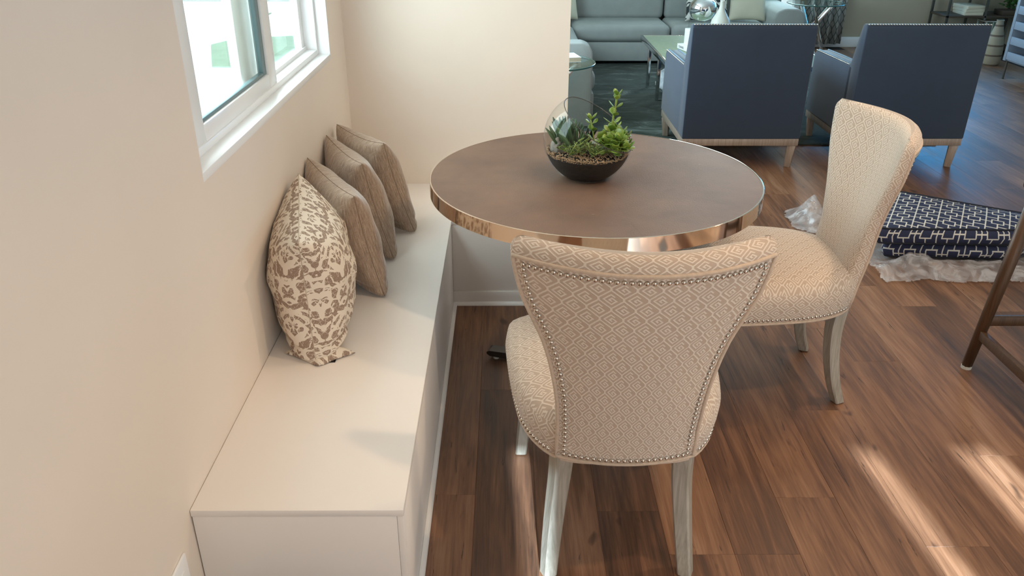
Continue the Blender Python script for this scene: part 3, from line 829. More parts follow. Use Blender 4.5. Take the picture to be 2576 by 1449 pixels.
# nail mesh: dome pointing to local -Y
rN = 0.0056; Vn = []; Fn = []
for j, t in enumerate((0.0, 0.35, 0.7, 0.93)):
    for kk in range(10):
        a = 2 * PI * kk / 10; r = rN * math.cos(t * PI / 2) ; Vn.append((r * math.cos(a), -0.0042 * math.sin(t * PI / 2), r * math.sin(a)))
for j in range(3):
    for kk in range(10): Fn.append((j * 10 + kk, j * 10 + (kk + 1) % 10, (j + 1) * 10 + (kk + 1) % 10, (j + 1) * 10 + kk))
Fn.append(tuple(30 + q for q in range(10)))
nail0 = mesh('nailhead', Vn, Fn, MAT['nail'], back)
def place_nails(pts, nrms, parent, proto):
    firstn = proto.parent is parent and not proto.get('used')
    for p, nn in zip(pts, nrms):
        q = Vector((0, -1, 0)).rotation_difference(nn)
        mwx = Matrix.Translation(p) @ q.to_matrix().to_4x4()
        if firstn: proto.matrix_basis = mwx; firstn = False; proto['used'] = 1
        else: inst(proto, 'nailhead', parent, mwx)
place_nails(np_, [Vector((2 * sag(p.z) * p.x / wid(p.z) ** 2, -1, -0.2)).normalized() for p in np_], back, nail0)
del nail0['used']
# seat
half = [(0, .004), (.10, .006), (.165, .026), (.214, .085), (.246, .165), (.262, .26), (.272, .36), (.276, .45), (.262, .525), (.20, .565), (.10, .580), (0, .584)]
outl = [Vector((x, y, 0)) for x, y in half] + [Vector((-x, y, 0)) for x, y in reversed(half[1:-1])]
ol = resample(spline(outl, 6, True), 0.026, True)
cen = Vector((0, .31, 0))
lv = [(.356, .002), (.364, -.001), (.378, -.005), (.405, -.012), (.435, -.015), (.460, -.010), (.478, .002), (.491, .022), (.499, .05), (.505, .09), (.509, .14), (.511, .20)]
V = []; U = []; Fc = []; n = len(ol)
cum = [0.0]
for i in range(n): cum.append(cum[-1] + (ol[(i + 1) % n] - ol[i]).length)
for (z, inset) in lv:
    for i in range(n + 1):
        p = ol[i % n]; d = (p - cen); q = p - d.normalized() * min(inset, d.length - .01)
        rearf = max(0.0, 1 - p.y / .12)
        bulge = -min(inset, 0)
        V.append(Vector((q.x, max(q.y, 0.0) if inset < 0 else q.y, z - (0.014 * max(0, (p.y - .30) / .28) ** 2 if z > .47 else 0))))
        if z > .468: U.append((q.x, q.y))
        else: U.append((cum[i], z + 0.3))
for j in range(len(lv) - 1):
    if lv[j][0] < .468 <= lv[j + 1][0]:
        pass
    for i in range(n): a = j * (n + 1) + i; Fc.append((a, a + 1, a + n + 2, a + n + 1))
b0 = len(V); V.append(Vector((0, .31, .512))); U.append((0, .31))
for i in range(n): a = (len(lv) - 1) * (n + 1) + i; Fc.append((a, a + 1, b0))
Fc.append(tuple(reversed(range(n))))
me = bpy.data.meshes.new('seat'); me.from_pydata([tuple(v) for v in V], [], Fc); me.validate()
lay = me.uv_layers.new(name='UVMap')
split = [j for j, (z, _) in enumerate(lv) if z > .468][0]
for pl in me.polygons:
    rows = [min(v // (n + 1), len(lv)) for v in pl.vertices]
    topf = max(rows) >= split
    for li in pl.loop_indices:
        v = me.loops[li].vertex_index
        if topf:
            lay.data[li].uv = (V[v].x, V[v].y)
        else: lay.data[li].uv = U[v]
me.polygons.foreach_set('use_smooth', [True] * len(me.polygons)); me.materials.append(MAT['key'])
seat = bpy.data.objects.new('seat', me); COL.objects.link(seat); seat.parent = ch
lowl = [Vector((p.x, p.y, .358)) for p in ol]
tube('piping', lowl, 0.0052, MAT['welt'], seat, 8, True)
nail1 = mesh('nailhead', Vn, Fn, MAT['nail'], seat)
sp = [p for p in resample([Vector((p.x, p.y, .373)) for p in ol], 0.0148, True) if not (p.y < .05 and abs(p.x) < .175)]
nn = [((p - Vector((0, .30, .373))) * 1.0) for p in sp]
nn = [Vector((q.x, q.y, 0)).normalized() for q in nn]
place_nails([p + d * .0045 for p, d in zip(sp, nn)], nn, seat, nail1)
del nail1['used']
def leg(name, path, w0, w1, yaw):
    pts = spline(path, 6); bm = bmesh.new(); rings = []; m = len(pts)
    for i, p in enumerate(pts):
        t = i / (m - 1); w = w0 + (w1 - w0) * t; c = w * 0.12; rr_ = []
        for (a, b) in ((-w / 2 + c, -w / 2), (w / 2 - c, -w / 2), (w / 2, -w / 2 + c), (w / 2, w / 2 - c), (w / 2 - c, w / 2), (-w / 2 + c, w / 2), (-w / 2, w / 2 - c), (-w / 2, -w / 2 + c)):
            x = a * math.cos(yaw) - b * math.sin(yaw); y = a * math.sin(yaw) + b * math.cos(yaw)
            rr_.append(bm.verts.new((p.x + x, p.y + y, p.z)))
        rings.append(rr_)
    for a, b in zip(rings, rings[1:]):
        for i in range(8): bm.faces.new([a[i], a[(i + 1) % 8], b[(i + 1) % 8], b[i]])
    bm.faces.new(rings[0]); bm.faces.new(list(reversed(rings[-1])))
    o = bobj(name, bm, MAT['leg'], ch, auto=True)
    g = lathe('glide', [(0.009, 0), (0.010, 0.004)], MAT['rubber'], o, 10, (pts[-1].x, pts[-1].y, 0), True)
    return o
for s in (-1, 1):
    leg('leg', [(s * .150, .045, .366), (s * .154, .052, .28), (s * .163, .046, .18), (s * .172, .026, .08), (s * .178, .000, .004)], .050, .036, -s * R(24))
    leg('leg', [(s * .215, .480, .366), (s * .222, .488, .25), (s * .232, .496, .12), (s * .242, .506, .004)], .048, .034, 0)
ch2 = copy_tree(ch)
ch2.location = (1.150, 2.53, 0); ch2.rotation_euler = (0, 0, R(90))
ch2['label'] = 'dining chair in beige key-pattern fabric, facing left at the right side of the table'

# ------------------------------------------------------------------ dining table
TC = (0.286, 2.537); TR, TZ = 0.5365, 0.762
tb = thing('dining_table', 'round pedestal table with taupe leather top and polished bronze edge band', 'table', (TC[0], TC[1], 0))
lathe('table_top', [(0.0, TZ - .044), (TR - .004, TZ - .044), (TR - .003, TZ - .002), (TR - .0045, TZ), (0.0005, TZ)], MAT['shagreen'], tb, 128)
lathe('edge_band', [(TR - .003, TZ - .047), (TR, TZ - .046), (TR, TZ + .0002), (TR - .0012, TZ + .0008), (TR - .0045, TZ + .0006)], MAT['bronze'], tb, 160)
lathe('pedestal', [(.19, TZ - .044), (.19, TZ - .06), (.085, TZ - .09), (.062, .60), (.055, .35), (.062, .12), (.085, .07), (.085, .045)], MAT['darkmetal'], tb, 40, cap=True)
for k in range(4):
    a = R(161 + 90 * k); d = Vector((math.cos(a), math.sin(a), 0)); pr = Vector((-d.y, d.x, 0))
    bm = bmesh.new(); r0_, r1_ = .05, .375; vs = []
    prof = [(r0_, .014), (r1_ - .012, .018), (r1_, .026), (r1_, .034), (r1_ - .01, .040), (.10, .052), (r0_, .058)]
    for s in (-1, 1): vs.append([bm.verts.new(d * r + pr * s * .024 + Vector((0, 0, z))) for r, z in prof])
    m = len(prof); bm.faces.new(vs[0]); bm.faces.new(list(reversed(vs[1])))
    for i in range(m): bm.faces.new([vs[0][i], vs[1][i], vs[1][(i + 1) % m], vs[0][(i + 1) % m]])
    ft = bobj('foot', bm, MAT['darkmetal'], tb)
    e = d * (r1_ - .03); lathe('glide', [(.011, 0), (.012, .012), (.006, .019)], MAT['rubber'], ft, 14, (e.x, e.y, 0), True)

# ------------------------------------------------------------------ terrarium
GC = Vector((0.259, 2.524, TZ + 0.126)); GR = 0.142
ter = thing('terrarium', 'slant-cut clear glass bowl of succulents on the round table', 'terrarium', (GC.x, GC.y, TZ + .0008))
gz = GC.z - TZ - .0008
nrmT = Vector((0.52, -0.21, 0.83)).normalized(); dT = 0.058
bm = bmesh.new(); bmesh.ops.create_uvsphere(bm, u_segments=64, v_segments=40, radius=GR)
bmesh.ops.bisect_plane(bm, geom=bm.verts[:] + bm.edges[:] + bm.faces[:], plane_co=nrmT * dT, plane_no=nrmT, clear_outer=True)
for v in bm.verts: v.co.z = max(v.co.z, -gz) + gz
bobj('glass_bowl', bm, MAT['glass'], ter, smooth=True)
e1 = nrmT.cross(Vector((0, 1, 0))).normalized(); e2 = nrmT.cross(e1); rr_ = math.sqrt(GR ** 2 - dT ** 2)
tube('rim', [Vector((0, 0, gz)) + nrmT * dT + e1 * rr_ * math.cos(t) + e2 * rr_ * math.sin(t) for t in np.linspace(0, 2 * PI, 72)[:-1]], 0.0013, MAT['rim'], ter, 8, True)
sr = GR - .003; zs = .078
prof = [(0.0001, .002)] + [(math.sqrt(max(0, sr ** 2 - (z - gz) ** 2)) if z > .004 else math.sqrt(sr ** 2 - (.002 - gz) ** 2), z) for z in np.linspace(.002, zs, 12)]
prof += [(prof[-1][0] * f, zs + .012 * (1 - f)) for f in (.85, .6, .3, .001)]
lathe('soil', prof, MAT['soil'], ter, 48)
V = []; Fc = []
ico = [(0, 0, 1), (.89, 0, .45), (.28, .85, .45), (-.72, .53, .45), (-.72, -.53, .45), (.28, -.85, .45), (.72, .53, -.45), (-.28, .85, -.45), (-.89, 0, -.45), (-.28, -.85, -.45), (.72, -.53, -.45), (0, 0, -1)]
icf = [(0, 1, 2), (0, 2, 3), (0, 3, 4), (0, 4, 5), (0, 5, 1), (1, 6, 2), (2, 7, 3), (3, 8, 4), (4, 9, 5), (5, 10, 1), (6, 7, 2), (7, 8, 3), (8, 9, 4), (9, 10, 5), (10, 6, 1), (11, 7, 6), (11, 8, 7), (11, 9, 8), (11, 10, 9), (11, 6, 10)]
rim_r = math.sqrt(sr ** 2 - (zs - gz) ** 2)
for q in range(2600):
    a = rnd.uniform(0, 2 * PI); edge = q < 1300
    r = rim_r * (rnd.uniform(.93, .985) if edge else math.sqrt(rnd.random()) * .95)
    z = zs + (rnd.uniform(-.012, .010) - .006 * math.cos(a) if edge else .012 * (1 - r / rim_r) + .003)
    rmax = math.sqrt(max(0, sr ** 2 - (z - gz) ** 2)) - .004
    r = min(r, rmax) if not edge else rmax * rnd.uniform(.97, 1.0)
    s = rnd.uniform(.0013, .0029); b = len(V); R3 = Matrix.Rotation(rnd.uniform(0, 6), 3, 'Z')
    for v in ico: w = R3 @ Vector(v); V.append((r * math.cos(a) + w.x * s, r * math.sin(a) + w.y * s * 1.2, z + w.z * s * .8))
    for f in icf: Fc.append(tuple(b + i for i in f))
tag(mesh('gravel', V, Fc, MAT['gravel'], ter, smooth=False), kind='stuff')
bm = bmesh.new(); bmesh.ops.create_icosphere(bm, subdivisions=4, radius=1)
from mathutils import noise as mn
for v in bm.verts:
    d = 1 + .22 * mn.noise(v.co * 2.2) + .10 * mn.noise(v.co * 6)
    v.co = Vector((v.co.x * .026 * d - .092, v.co.y * .028 * d + .01, v.co.z * .032 * d + .092))
bobj('rock', bm, MAT['rock'], ter, smooth=True)
# a jade leaf: spatulate, thick, along +X, unit length
def leaf_mesh(name, wid_, thick, mat, taper=0.55):
    V = []; Fc = []; nu, nv = 9, 8
    for i in range(nu + 1):
        t = i / nu; w = wid_ * (math.sin(PI * min(1, t ** 1.5 * .97 + .02)) ** .7) * (0.25 + .75 * min(1, t / taper)) + .012
        th = thick * math.sin(PI * (t * .9 + .06)) ** .6
        for j in range(nv):
            a = 2 * PI * j / nv; V.append((t, w / 2 * math.cos(a), th / 2 * math.sin(a) + .10 * t * t))
    for i in range(nu):
        for j in range(nv): Fc.append((i * nv + j, i * nv + (j + 1) % nv, (i + 1) * nv + (j + 1) % nv, (i + 1) * nv + j))
    Fc.append(tuple(reversed(range(nv)))); Fc.append(tuple(nu * nv + j for j in range(nv)))
    me = bpy.data.meshes.new(name); me.from_pydata(V, [], Fc); me.polygons.foreach_set('use_smooth', [True] * len(me.polygons)); me.materials.append(mat)
    return me
jl = leaf_mesh('leaf', .70, .11, MAT['jade']); sl = leaf_mesh('leaf', .26, .2, MAT['sedum'], .4); fl_ = leaf_mesh('finger', .135, .12, MAT['finger'], .3)
def put(me, name, parent, pos, direction, L_, roll=0.0):
    d = Vector(direction).normalized(); q = d.to_track_quat('X', 'Z')
    o = bpy.data.objects.new(name, me); COL.objects.link(o); o.parent = parent
    o.matrix_basis = Matrix.Translation(pos) @ q.to_matrix().to_4x4() @ Matrix.Rotation(roll, 4, 'X') @ Matrix.Diagonal((L_, L_, L_, 1))
    return o
def inside(p, m=.006):
    c = Vector((0, 0, gz)); d = p - c
    if d.length > GR - m and d.dot(nrmT) < dT: p = c + d.normalized() * (GR - m)
    return p
jade = bpy.data.objects.new('jade_plant', None); COL.objects.link(jade); jade.parent = ter; jade.empty_display_size = .02
def stem(pts, r=.0028): 
    return tube('stem', spline(pts, 5), r, MAT['stem'], jade, 7)
def leaves_on(pts, cnt, L0, L1, t0=.15, spread=.9, tip=True):
    sp_ = spline(pts, 10)
    for k in range(cnt):
        t = t0 + (1 - t0) * (k + .5) / cnt; i = min(len(sp_) - 2, int(t * (len(sp_) - 1))); p = sp_[i]; d = (sp_[i + 1] - sp_[i]).normalized()
        a = (k % 2) * PI / 2 + rnd.uniform(-.3, .3)
        for s in (0, PI):
            sd = Vector((math.cos(a + s), math.sin(a + s) * .8, 0)); L_ = L0 + (L1 - L0) * t
            put(jl, 'leaf', jade, p, sd * spread + d * rnd.uniform(.45, .9), L_ * rnd.uniform(.85, 1.15), rnd.uniform(-.4, .4))
    if tip:
        for s in (0, 2.1, 4.2): put(jl, 'leaf', jade, sp_[-1], Vector((math.cos(s), math.sin(s), 1.2)), L1 * .9)
main = [(.060, -.01, .088), (.068, -.012, .14), (.076, -.012, .20), (.084, -.01, .262)]
stem(main, .0032); leaves_on(main, 6, .042, .029, .22)
st2 = [(.020, .0, .09), (.016, -.002, .14), (.006, 0, .185)]
stem(st2, .0022); leaves_on(st2, 3, .032, .026, .2)
put(jl, 'leaf', jade, (.006, 0, .185), (-1, 0, 1.1), .026); put(jl, 'leaf', jade, (.006, 0, .185), (1, 0, 1.0), .030)
# larger leaves low on the main stem
for (dx, dz, L_, ro) in ((1, .9, .060, 1.3), (-1, .7, .050, 1.3), (.5, 1.2, .038, 1.0), (-.6, .5, .036, .7)):
    put(jl, 'leaf', jade, (.066, -.02, .125), (dx, -.5, dz), L_, ro)
for k in range(24):
    a = rnd.uniform(-2.9, 1.5); r = rnd.uniform(.02, .05); b = Vector((.055 + .35 * r * math.cos(a), -.01 + r * math.sin(a), .092))
    tip_ = b + Vector((rnd.uniform(-.03, .06), rnd.uniform(-.05, .03), rnd.uniform(.004, .05)))
    tip_ = inside(tip_, .03)
    pts = [b, b.lerp(tip_, .5) + Vector((0, 0, .012)), tip_]
    stem(pts, .0016); leaves_on(pts, 2, .038, .034, .4, 1.0)
# dark finger succulent at the left
fing = bpy.data.objects.new('finger_succulent', None); COL.objects.link(fing); fing.parent = ter; fing.empty_display_size = .02
for k in range(64):
    a = rnd.uniform(0, 2 * PI); r = math.sqrt(rnd.random()) * .042; b = Vector((-.050 + r * math.cos(a), .012 + r * math.sin(a), .09))
    d = Vector((rnd.uniform(-.75, .25), rnd.uniform(-.5, .55), 1.0)); Lf = rnd.uniform(.055, .105)
    tipp = inside(b + d.normalized() * Lf, .008); d = tipp - b
    put(fl_, 'finger', fing, b, d, d.length, rnd.uniform(0, 6))
# low pale sedum in front
sed = bpy.data.objects.new('trailing_sedum', None); COL.objects.link(sed); sed.parent = ter; sed.empty_display_size = .02
for k in range(18):
    b = Vector((rnd.uniform(-.068, .035), rnd.uniform(-.080, -.02), .088)); tip_ = inside(b + Vector((rnd.uniform(-.03, .03), rnd.uniform(-.03, .005), rnd.uniform(.012, .052))), .016)
    tube('stem', [b, tip_], .0014, MAT['stem'], sed, 6)
    for j in range(9):
        t = .15 + .85 * j / 8; p = b.lerp(tip_, t); a = j * 2.4
        e_ = inside(p + Vector((math.cos(a), math.sin(a), .5)).normalized() * .018, .004)
        put(sl, 'leaf', sed, p, e_ - p, (e_ - p).length, rnd.uniform(0, 3))
haw = bpy.data.objects.new('haworthia', None); COL.objects.link(haw); haw.parent = ter; haw.empty_display_size = .02
hl = leaf_mesh('leaf', .16, .14, MAT['haworthia'], .2)
for k in range(9):
    a = k * .7; put(hl, 'leaf', haw, (.0, .055, .085), (math.cos(a) * .5, math.sin(a) * .4, 1), rnd.uniform(.05, .072), rnd.uniform(0, 3))

# ------------------------------------------------------------------ cushions on plastic, right of the table
def poly_cushion(root, poly, z0, z1, e1, seed):
    poly = [Vector((*p, 0)) for p in poly]; cen_ = sum(poly, Vector()) / len(poly)
    ol_ = []
    m = len(poly)
    for i in range(m):
        a = poly[i]; p = poly[i - 1]; q = poly[(i + 1) % m]
        r = .045
        ol_.append(a + (p - a).normalized() * r); ol_.append(a + ((p - a).normalized() + (q - a).normalized()) * r * .25); ol_.append(a + (q - a).normalized() * r)
    ol_ = resample(ol_, .03, True); n = len(ol_); e2 = Vector((e1.y, -e1.x, 0)); V = []; Fc = []; Us = []; Ut = []
    H_ = z1 - z0
    lvl = [(0.0, .10, 0), (.02, .03, 0), (.06, .012, 0), (.14, .001, 0), (.5, -.008, 0), (.86, .001, 0), (.94, .010, 0), (1.0, .035, 1), (1.06, .09, 1), (1.10, .16, 1), (1.12, .24, 1)]
    cum_ = [0]
    for i in range(n): cum_.append(cum_[-1] + (ol_[(i + 1) % n] - ol_[i]).length)
    for (f, ins_, _) in lvl:
        for i in range(n):
            d = ol_[i] - cen_; q = ol_[i] - d.normalized() * min(ins_, d.length * .9)
            V.append(Vector((q.x, q.y, z0 + f * H_)))
    for j in range(len(lvl) - 1):
        for i in range(n): Fc.append((j * n + i, j * n + (i + 1) % n, (j + 1) * n + (i + 1) % n, (j + 1) * n + i))
    V.append(Vector((cen_.x, cen_.y, z0 + 1.125 * H_))); t = len(V) - 1
    for i in range(n): Fc.append(((len(lvl) - 1) * n + i, (len(lvl) - 1) * n + (i + 1) % n, t))
    Fc.append(tuple(reversed(range(n))))
    me = bpy.data.meshes.new('cushion_cover'); me.from_pydata([tuple(v) for v in V], [], Fc); me.validate(); lay = me.uv_layers.new(name='UVMap')
    for pl in me.polygons:
        js = [v // n for v in pl.vertices]; side = max(js) <= 6 and len(pl.vertices) == 4
        ii = [v % n for v in pl.vertices]
        for li in pl.loop_indices:
            v = me.loops[li].vertex_index; p = V[v]
            if side:
                i = v % n; c_ = cum_[i] if not (i == 0 and max(ii) == n - 1) else cum_[n]
                lay.data[li].uv = (c_, p.z)
            else: lay.data[li].uv = (p.dot(e2), p.dot(e1))
    me.polygons.foreach_set('use_smooth', [True] * len(me.polygons)); me.materials.append(MAT['lattice'])
    o = bpy.data.objects.new('cushion_cover', me); COL.objects.link(o); o.parent = root
    for f in (.05, .97):
        tube('welt', [Vector((p.x, p.y, z0 + f * H_)) - (p - cen_).normalized() * .012 for p in ol_], .0055, MAT['navywelt'], root, 7, True)
A_, B_, C_, D_ = (1.725, 3.50), (2.36, 3.47), (2.66, 3.62), (2.036, 4.045)
e1v = Vector((.496, .868, 0)).normalized()
cg = 'navy lattice cushions stacked on the floor'
c1 = thing('seat_cushion', 'navy lattice-pattern seat cushion lying on the plastic, lower of the two', 'cushion', group=cg)
poly_cushion(c1, [(1.79, 3.54), (2.40, 3.50), (2.66, 3.66), (2.07, 4.03)], .022, .094, e1v, 1)
c2 = thing('seat_cushion', 'navy lattice-pattern seat cushion lying on top of the other one', 'cushion', group=cg)
poly_cushion(c2, [A_, B_, C_, D_], .107, .185, e1v, 2)
# plastic wrap under and around
V = []; Fc = []; nx, ny = 200, 150
for j in range(ny + 1):
    for i in range(nx + 1):
        x = 1.48 + 1.5 * i / nx; y = 3.22 + 1.15 * j / ny
        nz = mn.noise(Vector((x * 5, y * 5, 0))) ; n2 = mn.noise(Vector((x * 15, y * 17, 3))); n3 = mn.noise(Vector((x * 34, y * 30, 5)))
        front = math.exp(-((y - 3.42 - .05 * nz) / .07) ** 2)
        left = math.exp(-((x - 1.62) / .07) ** 2 - ((y - 4.05) / .12) ** 2) * .11
        z = .006 + .004 * abs(n2) + front * (.030 + .035 * max(0, 1 - abs(x - 1.92) / .22) + .016 * n2 + .004 * n3) * (1 if x > 1.6 else .3) + left * (1 + .5 * n2)
        inside_c = 1.76 < x < 2.62 and 3.50 + .0 < y < 4.0
        if inside_c: z = .008
        V.append((x + .02 * n2 + .012 * n3, y + .03 * nz + .018 * n3 + .03 * mn.noise(Vector((x * 9, 1, 1))), max(.004, z)))
for j in range(ny):
    for i in range(nx):
        a = j * (nx + 1) + i
        cx, cy = V[a][0], V[a][1]
        lim = 3.29 + .04 * mn.noise(Vector((cx * 6, 0, 2)))
        if cx < 1.72: lim = 3.29 + (1.72 - cx) * 1.9
        if cy < lim: continue
        blob = ((cx - 1.62) / .12) ** 2 + ((cy - 4.03) / .2) ** 2 < 1 + .4 * mn.noise(Vector((cx * 12, cy * 12, 0)))
        strip = cx > 1.70 + .02 * mn.noise(Vector((cy * 20, 0, 0))) and cy < 3.95 - .62 * (cx - 2.1)
        if not (blob or strip): continue
        Fc.append((a, a + 1, a + nx + 2, a + nx + 1))
tag(mesh('plastic_wrap', V, Fc, MAT['plastic']), 'crumpled clear plastic wrap on the floor under the navy cushions', 'plastic')

# ------------------------------------------------------------------ stool at the right edge
st = thing('wooden_stool', 'tall brown wooden stool cut off by the right edge of the photo', 'stool', (1.715, 2.573, 0))
sx, sy, tp = .47, -.42, .025
corners = {(0, 0): (0, 0), (1, 0): (sx, 0), (0, 1): (0, sy), (1, 1): (sx, sy)}
tops = {}
for k_, (x, y) in corners.items():
    cx, cy = sx / 2, sy / 2
    tx, ty = x + (cx - x) * .22, y + (cy - y) * .14
    tops[k_] = (tx, ty)
    bm = bmesh.new(); V, Fc = tube_data([(x, y, .010), (x + (tx - x) * .5, y + (ty - y) * .5, .35), (tx, ty, .70)], [.018, .022, .025], 8)
    lg = mesh('leg', V, Fc, MAT['stoolwood'], st); bm.free()
    lathe('foot_cap', [(.0185, 0), (.0185, .012)], MAT['rubber'], lg, 12, (x, y, 0), True)
def legp(k_, z):
    x, y = corners[k_]; tx, ty = tops[k_]; f = (z - .01) / .69; return Vector((x + (tx - x) * f, y + (ty - y) * f, z))
for (a, b, z) in (((0, 0), (1, 0), .205), ((0, 1), (1, 1), .205), ((0, 0), (0, 1), .15), ((1, 0), (1, 1), .15)):
    beam('stretcher', legp(a, z), legp(b, z), .022, .036, MAT['stoolwood'], st, .003)
box('seat', (.02, sy - .02, .70), (sx - .02, .02, .745), MAT['stoolwood'], st, .012, 3)

# ------------------------------------------------------------------ rug, armchairs
tag(box('area_rug', (RUG[0], RUG[2], .0), (RUG[1], RUG[3], .012), MAT['rug'], bev=.003), 'dark green-grey distressed rug under the sofa and armchairs', 'rug')
ac = thing('armchair', 'blue velvet armchair with its back to us, directly behind the dining table', 'armchair', (1.475, 4.985, 0), 0, 'blue armchairs facing the sofa')
hw, dp, zb = .3725, .77, .19
bm = bmesh.new(); prism(bm, [(0, zb), (-.012, .87), (.004, .884), (.04, .884), (.058, .868), (.15, .60), (.16, zb)], 'x', -hw, hw, .008, 2)
bobj('backrest', bm, MAT['blue'], ac, auto=True)
nailV, nailF = [], []
def addnail(p, r=.006):
    b = len(nailV)
    for v in ico: nailV.append((p[0] + v[0] * r, p[1] + v[1] * r, p[2] + v[2] * r))
    for f in icf: nailF.append(tuple(b + i for i in f))
for s in (-1, 1):
    x0, x1 = (s * hw, s * (hw - .095)) if s > 0 else (-hw, -hw + .095)
    lo, hi = min(x0, x1), max(x0, x1)
    bm = bmesh.new(); prism(bm, [(.10, zb), (.10, .62), (.145, .628), (dp - .03, .610), (dp, .585), (dp + .005, zb)], 'x', lo, hi, .012, 3)
    arm = bobj('arm', bm, MAT['blue'], ac, auto=True)
    for xx in (lo + .016, hi - .016):
        tube('welt', [(xx, .16, .629), (xx, .45, .622), (xx, dp - .035, .613)], .0045, MAT['bluelight'], arm, 6)
    for y in np.arange(.16, dp - .02, .016): addnail((lo + .003 if s < 0 else hi - .003, y, .622 - (y - .16) * .02), .0045)
for x in np.arange(-hw + .012, hw, .0165):
    addnail((x, -.006, .884), .006)
tag(mesh('nailhead_trim', nailV, nailF, MAT['nail'], ac, smooth=True), kind='stuff')
box('seat_cushion', (-hw + .10, .15, .30), (hw - .10, dp + .01, .45), MAT['blue'], ac, .04, 4)
box('seat_base', (-hw + .02, .02, zb), (hw - .02, dp - .005, .31), MAT['blue'], ac, .01)
bm = bmesh.new(); prism(bm, [(-hw + .004, .004), (hw - .004, .004), (hw - .004, dp - .002), (-hw + .004, dp - .002)], 'z', .145, zb, .003); bobj('base_rail', bm, MAT['greywood'], ac, auto=True)
for sx_ in (-1, 1):
    for yy in (.035, dp - .04):
        beam('leg', (sx_ * (hw - .033), yy, .146), (sx_ * (hw - .042), yy + (.004 if yy < .1 else -.004), 0 if yy < .1 else .0125), .052, .052, MAT['greywood'], ac, .004, w2=.04, h2=.04)
ac2 = copy_tree(ac); ac2.location = (2.512, 4.99, 0); ac2['label'] = 'blue velvet armchair with its back to us, behind the right dining chair'

# ------------------------------------------------------------------ sofa
so = thing('sectional_sofa', 'light grey sectional sofa along the far wall and left side', 'sofa', (0, 0, 0))
SZ = .39
box('base', (-.35, 8.36, .04), (2.62, 9.25, .225), MAT['sofa'], so, .012)
box('base', (-.35, 6.10, .04), (.655, 8.37, .225), MAT['sofa'], so, .012)
bm = bmesh.new(); prism(bm, [(-.35, .013), (.62, .013), (.62, .50), (.615, .56), (.59, .60), (.54, .62), (-.35, .62)], 'y', 5.93, 6.10, .012, 3)
bobj('end_panel', bm, MAT['sofa'], so, auto=True)
box('seat_cushion', (.66, 8.345, .225), (1.635, 9.02, SZ), MAT['sofa'], so, .06, 5)
box('seat_cushion', (1.645, 8.345, .225), (2.63, 9.02, SZ), MAT['sofa'], so, .06, 5)
box('seat_cushion', (-.34, 8.40, .225), (.65, 9.02, SZ), MAT['sofa'], so, .06, 5)
box('seat_cushion', (-.02, 6.11, .225), (.665, 7.24, SZ), MAT['sofa'], so, .06, 5)
box('seat_cushion', (-.02, 7.25, .225), (.665, 8.39, SZ), MAT['sofa'], so, .06, 5)
box('back_cushion', (.66, 8.90, SZ - .02), (1.65, 9.16, .88), MAT['sofa'], so, .06, 4)
box('back_cushion', (1.66, 8.90, SZ - .02), (2.62, 9.16, .88), MAT['sofa'], so, .06, 4)
box('back_cushion', (-.33, 8.90, SZ - .02), (.65, 9.16, .88), MAT['sofa'], so, .06, 4)
box('back_frame', (-.35, 9.12, .05), (2.95, 9.30, .80), MAT['sofa'], so, .03, 3)
box('back_frame', (-.55, 6.0, .05), (-.34, 9.2, .80), MAT['sofa'], so, .03, 3)
bm = bmesh.new(); prism(bm, [(2.64, .04), (2.96, .04), (2.96, .44), (2.94, .51), (2.88, .55), (2.74, .55), (2.67, .52), (2.64, .45)], 'y', 8.34, 9.28, .02, 3)
bobj('arm', bm, MAT['sofa'], so, auto=True)
for x in (-.3, .60, 2.9):
    box('foot', (x - .03, 8.40, .012), (x + .03, 8.46, .04), MAT['sofadark'], so, .002)
def sofa_pillow(label, mat, c, w, h, T, yaw, tilt, seed, group='pillows on the grey sofa'):
    t = thing('sofa_pillow', label, 'pillow', group=group)
    ux = Vector((math.cos(yaw), math.sin(yaw), 0)); uy = Vector((-math.sin(yaw) * math.sin(tilt), math.cos(yaw) * math.sin(tilt), math.cos(tilt)))
    c = Vector(c); A = c - ux * w / 2 - uy * h / 2; B = c + ux * w / 2 - uy * h / 2; C = B + uy * h; D = A + uy * h
    pillow(t, A, B, C, D, T, mat, MAT['seamlight'], n=18, seed=seed, clampz=SZ + .004, pbot=.4)
sofa_pillow('black and white ornate pillow on the sofa behind the vases', MAT['ikat'], (2.03, 8.66, SZ + .235), .44, .47, .075, 0.05, .3, 4)
sofa_pillow('plain cream pillow on the sofa beside its right arm', MAT['cream'], (2.45, 8.66, SZ + .225), .37, .45, .075, -0.05, .3, 6)
sofa_pillow('cream pillow at the left of the sofa, cut by the wall edge', MAT['cream'], (.52, 8.64, SZ + .225), .40, .44, .08, .35, .3, 9)

# ------------------------------------------------------------------ coffee table and what stands on it
cf = thing('coffee_table', 'sage topped coffee table with slim metal frame before the sofa', 'table', (1.20, 6.06, 0))
cx1, cy1, CZ = 1.25, 1.44, .43
box('table_top', (.02, .02, CZ - .022), (cx1 - .02, cy1 - .02, CZ), MAT['sage'], cf, .002)
bm = bmesh.new()
for q in (((0, 0, CZ - .04), (.02, cy1, CZ + .002)), ((cx1 - .02, 0, CZ - .04), (cx1, cy1, CZ + .002)), ((.02, 0, CZ - .04), (cx1 - .02, .02, CZ + .002)), ((.02, cy1 - .02, CZ - .04), (cx1 - .02, cy1, CZ + .002))): add_box(bm, *q, .002)
bobj('frame', bm, MAT['chrome'], cf, auto=True)
for x in (.055, cx1 - .055):
    for y in (.06, .72, 1.22): box('leg', (x - .014, y - .014, .012), (x + .014, y + .014, CZ - .02), MAT['chrome'], cf, .002)
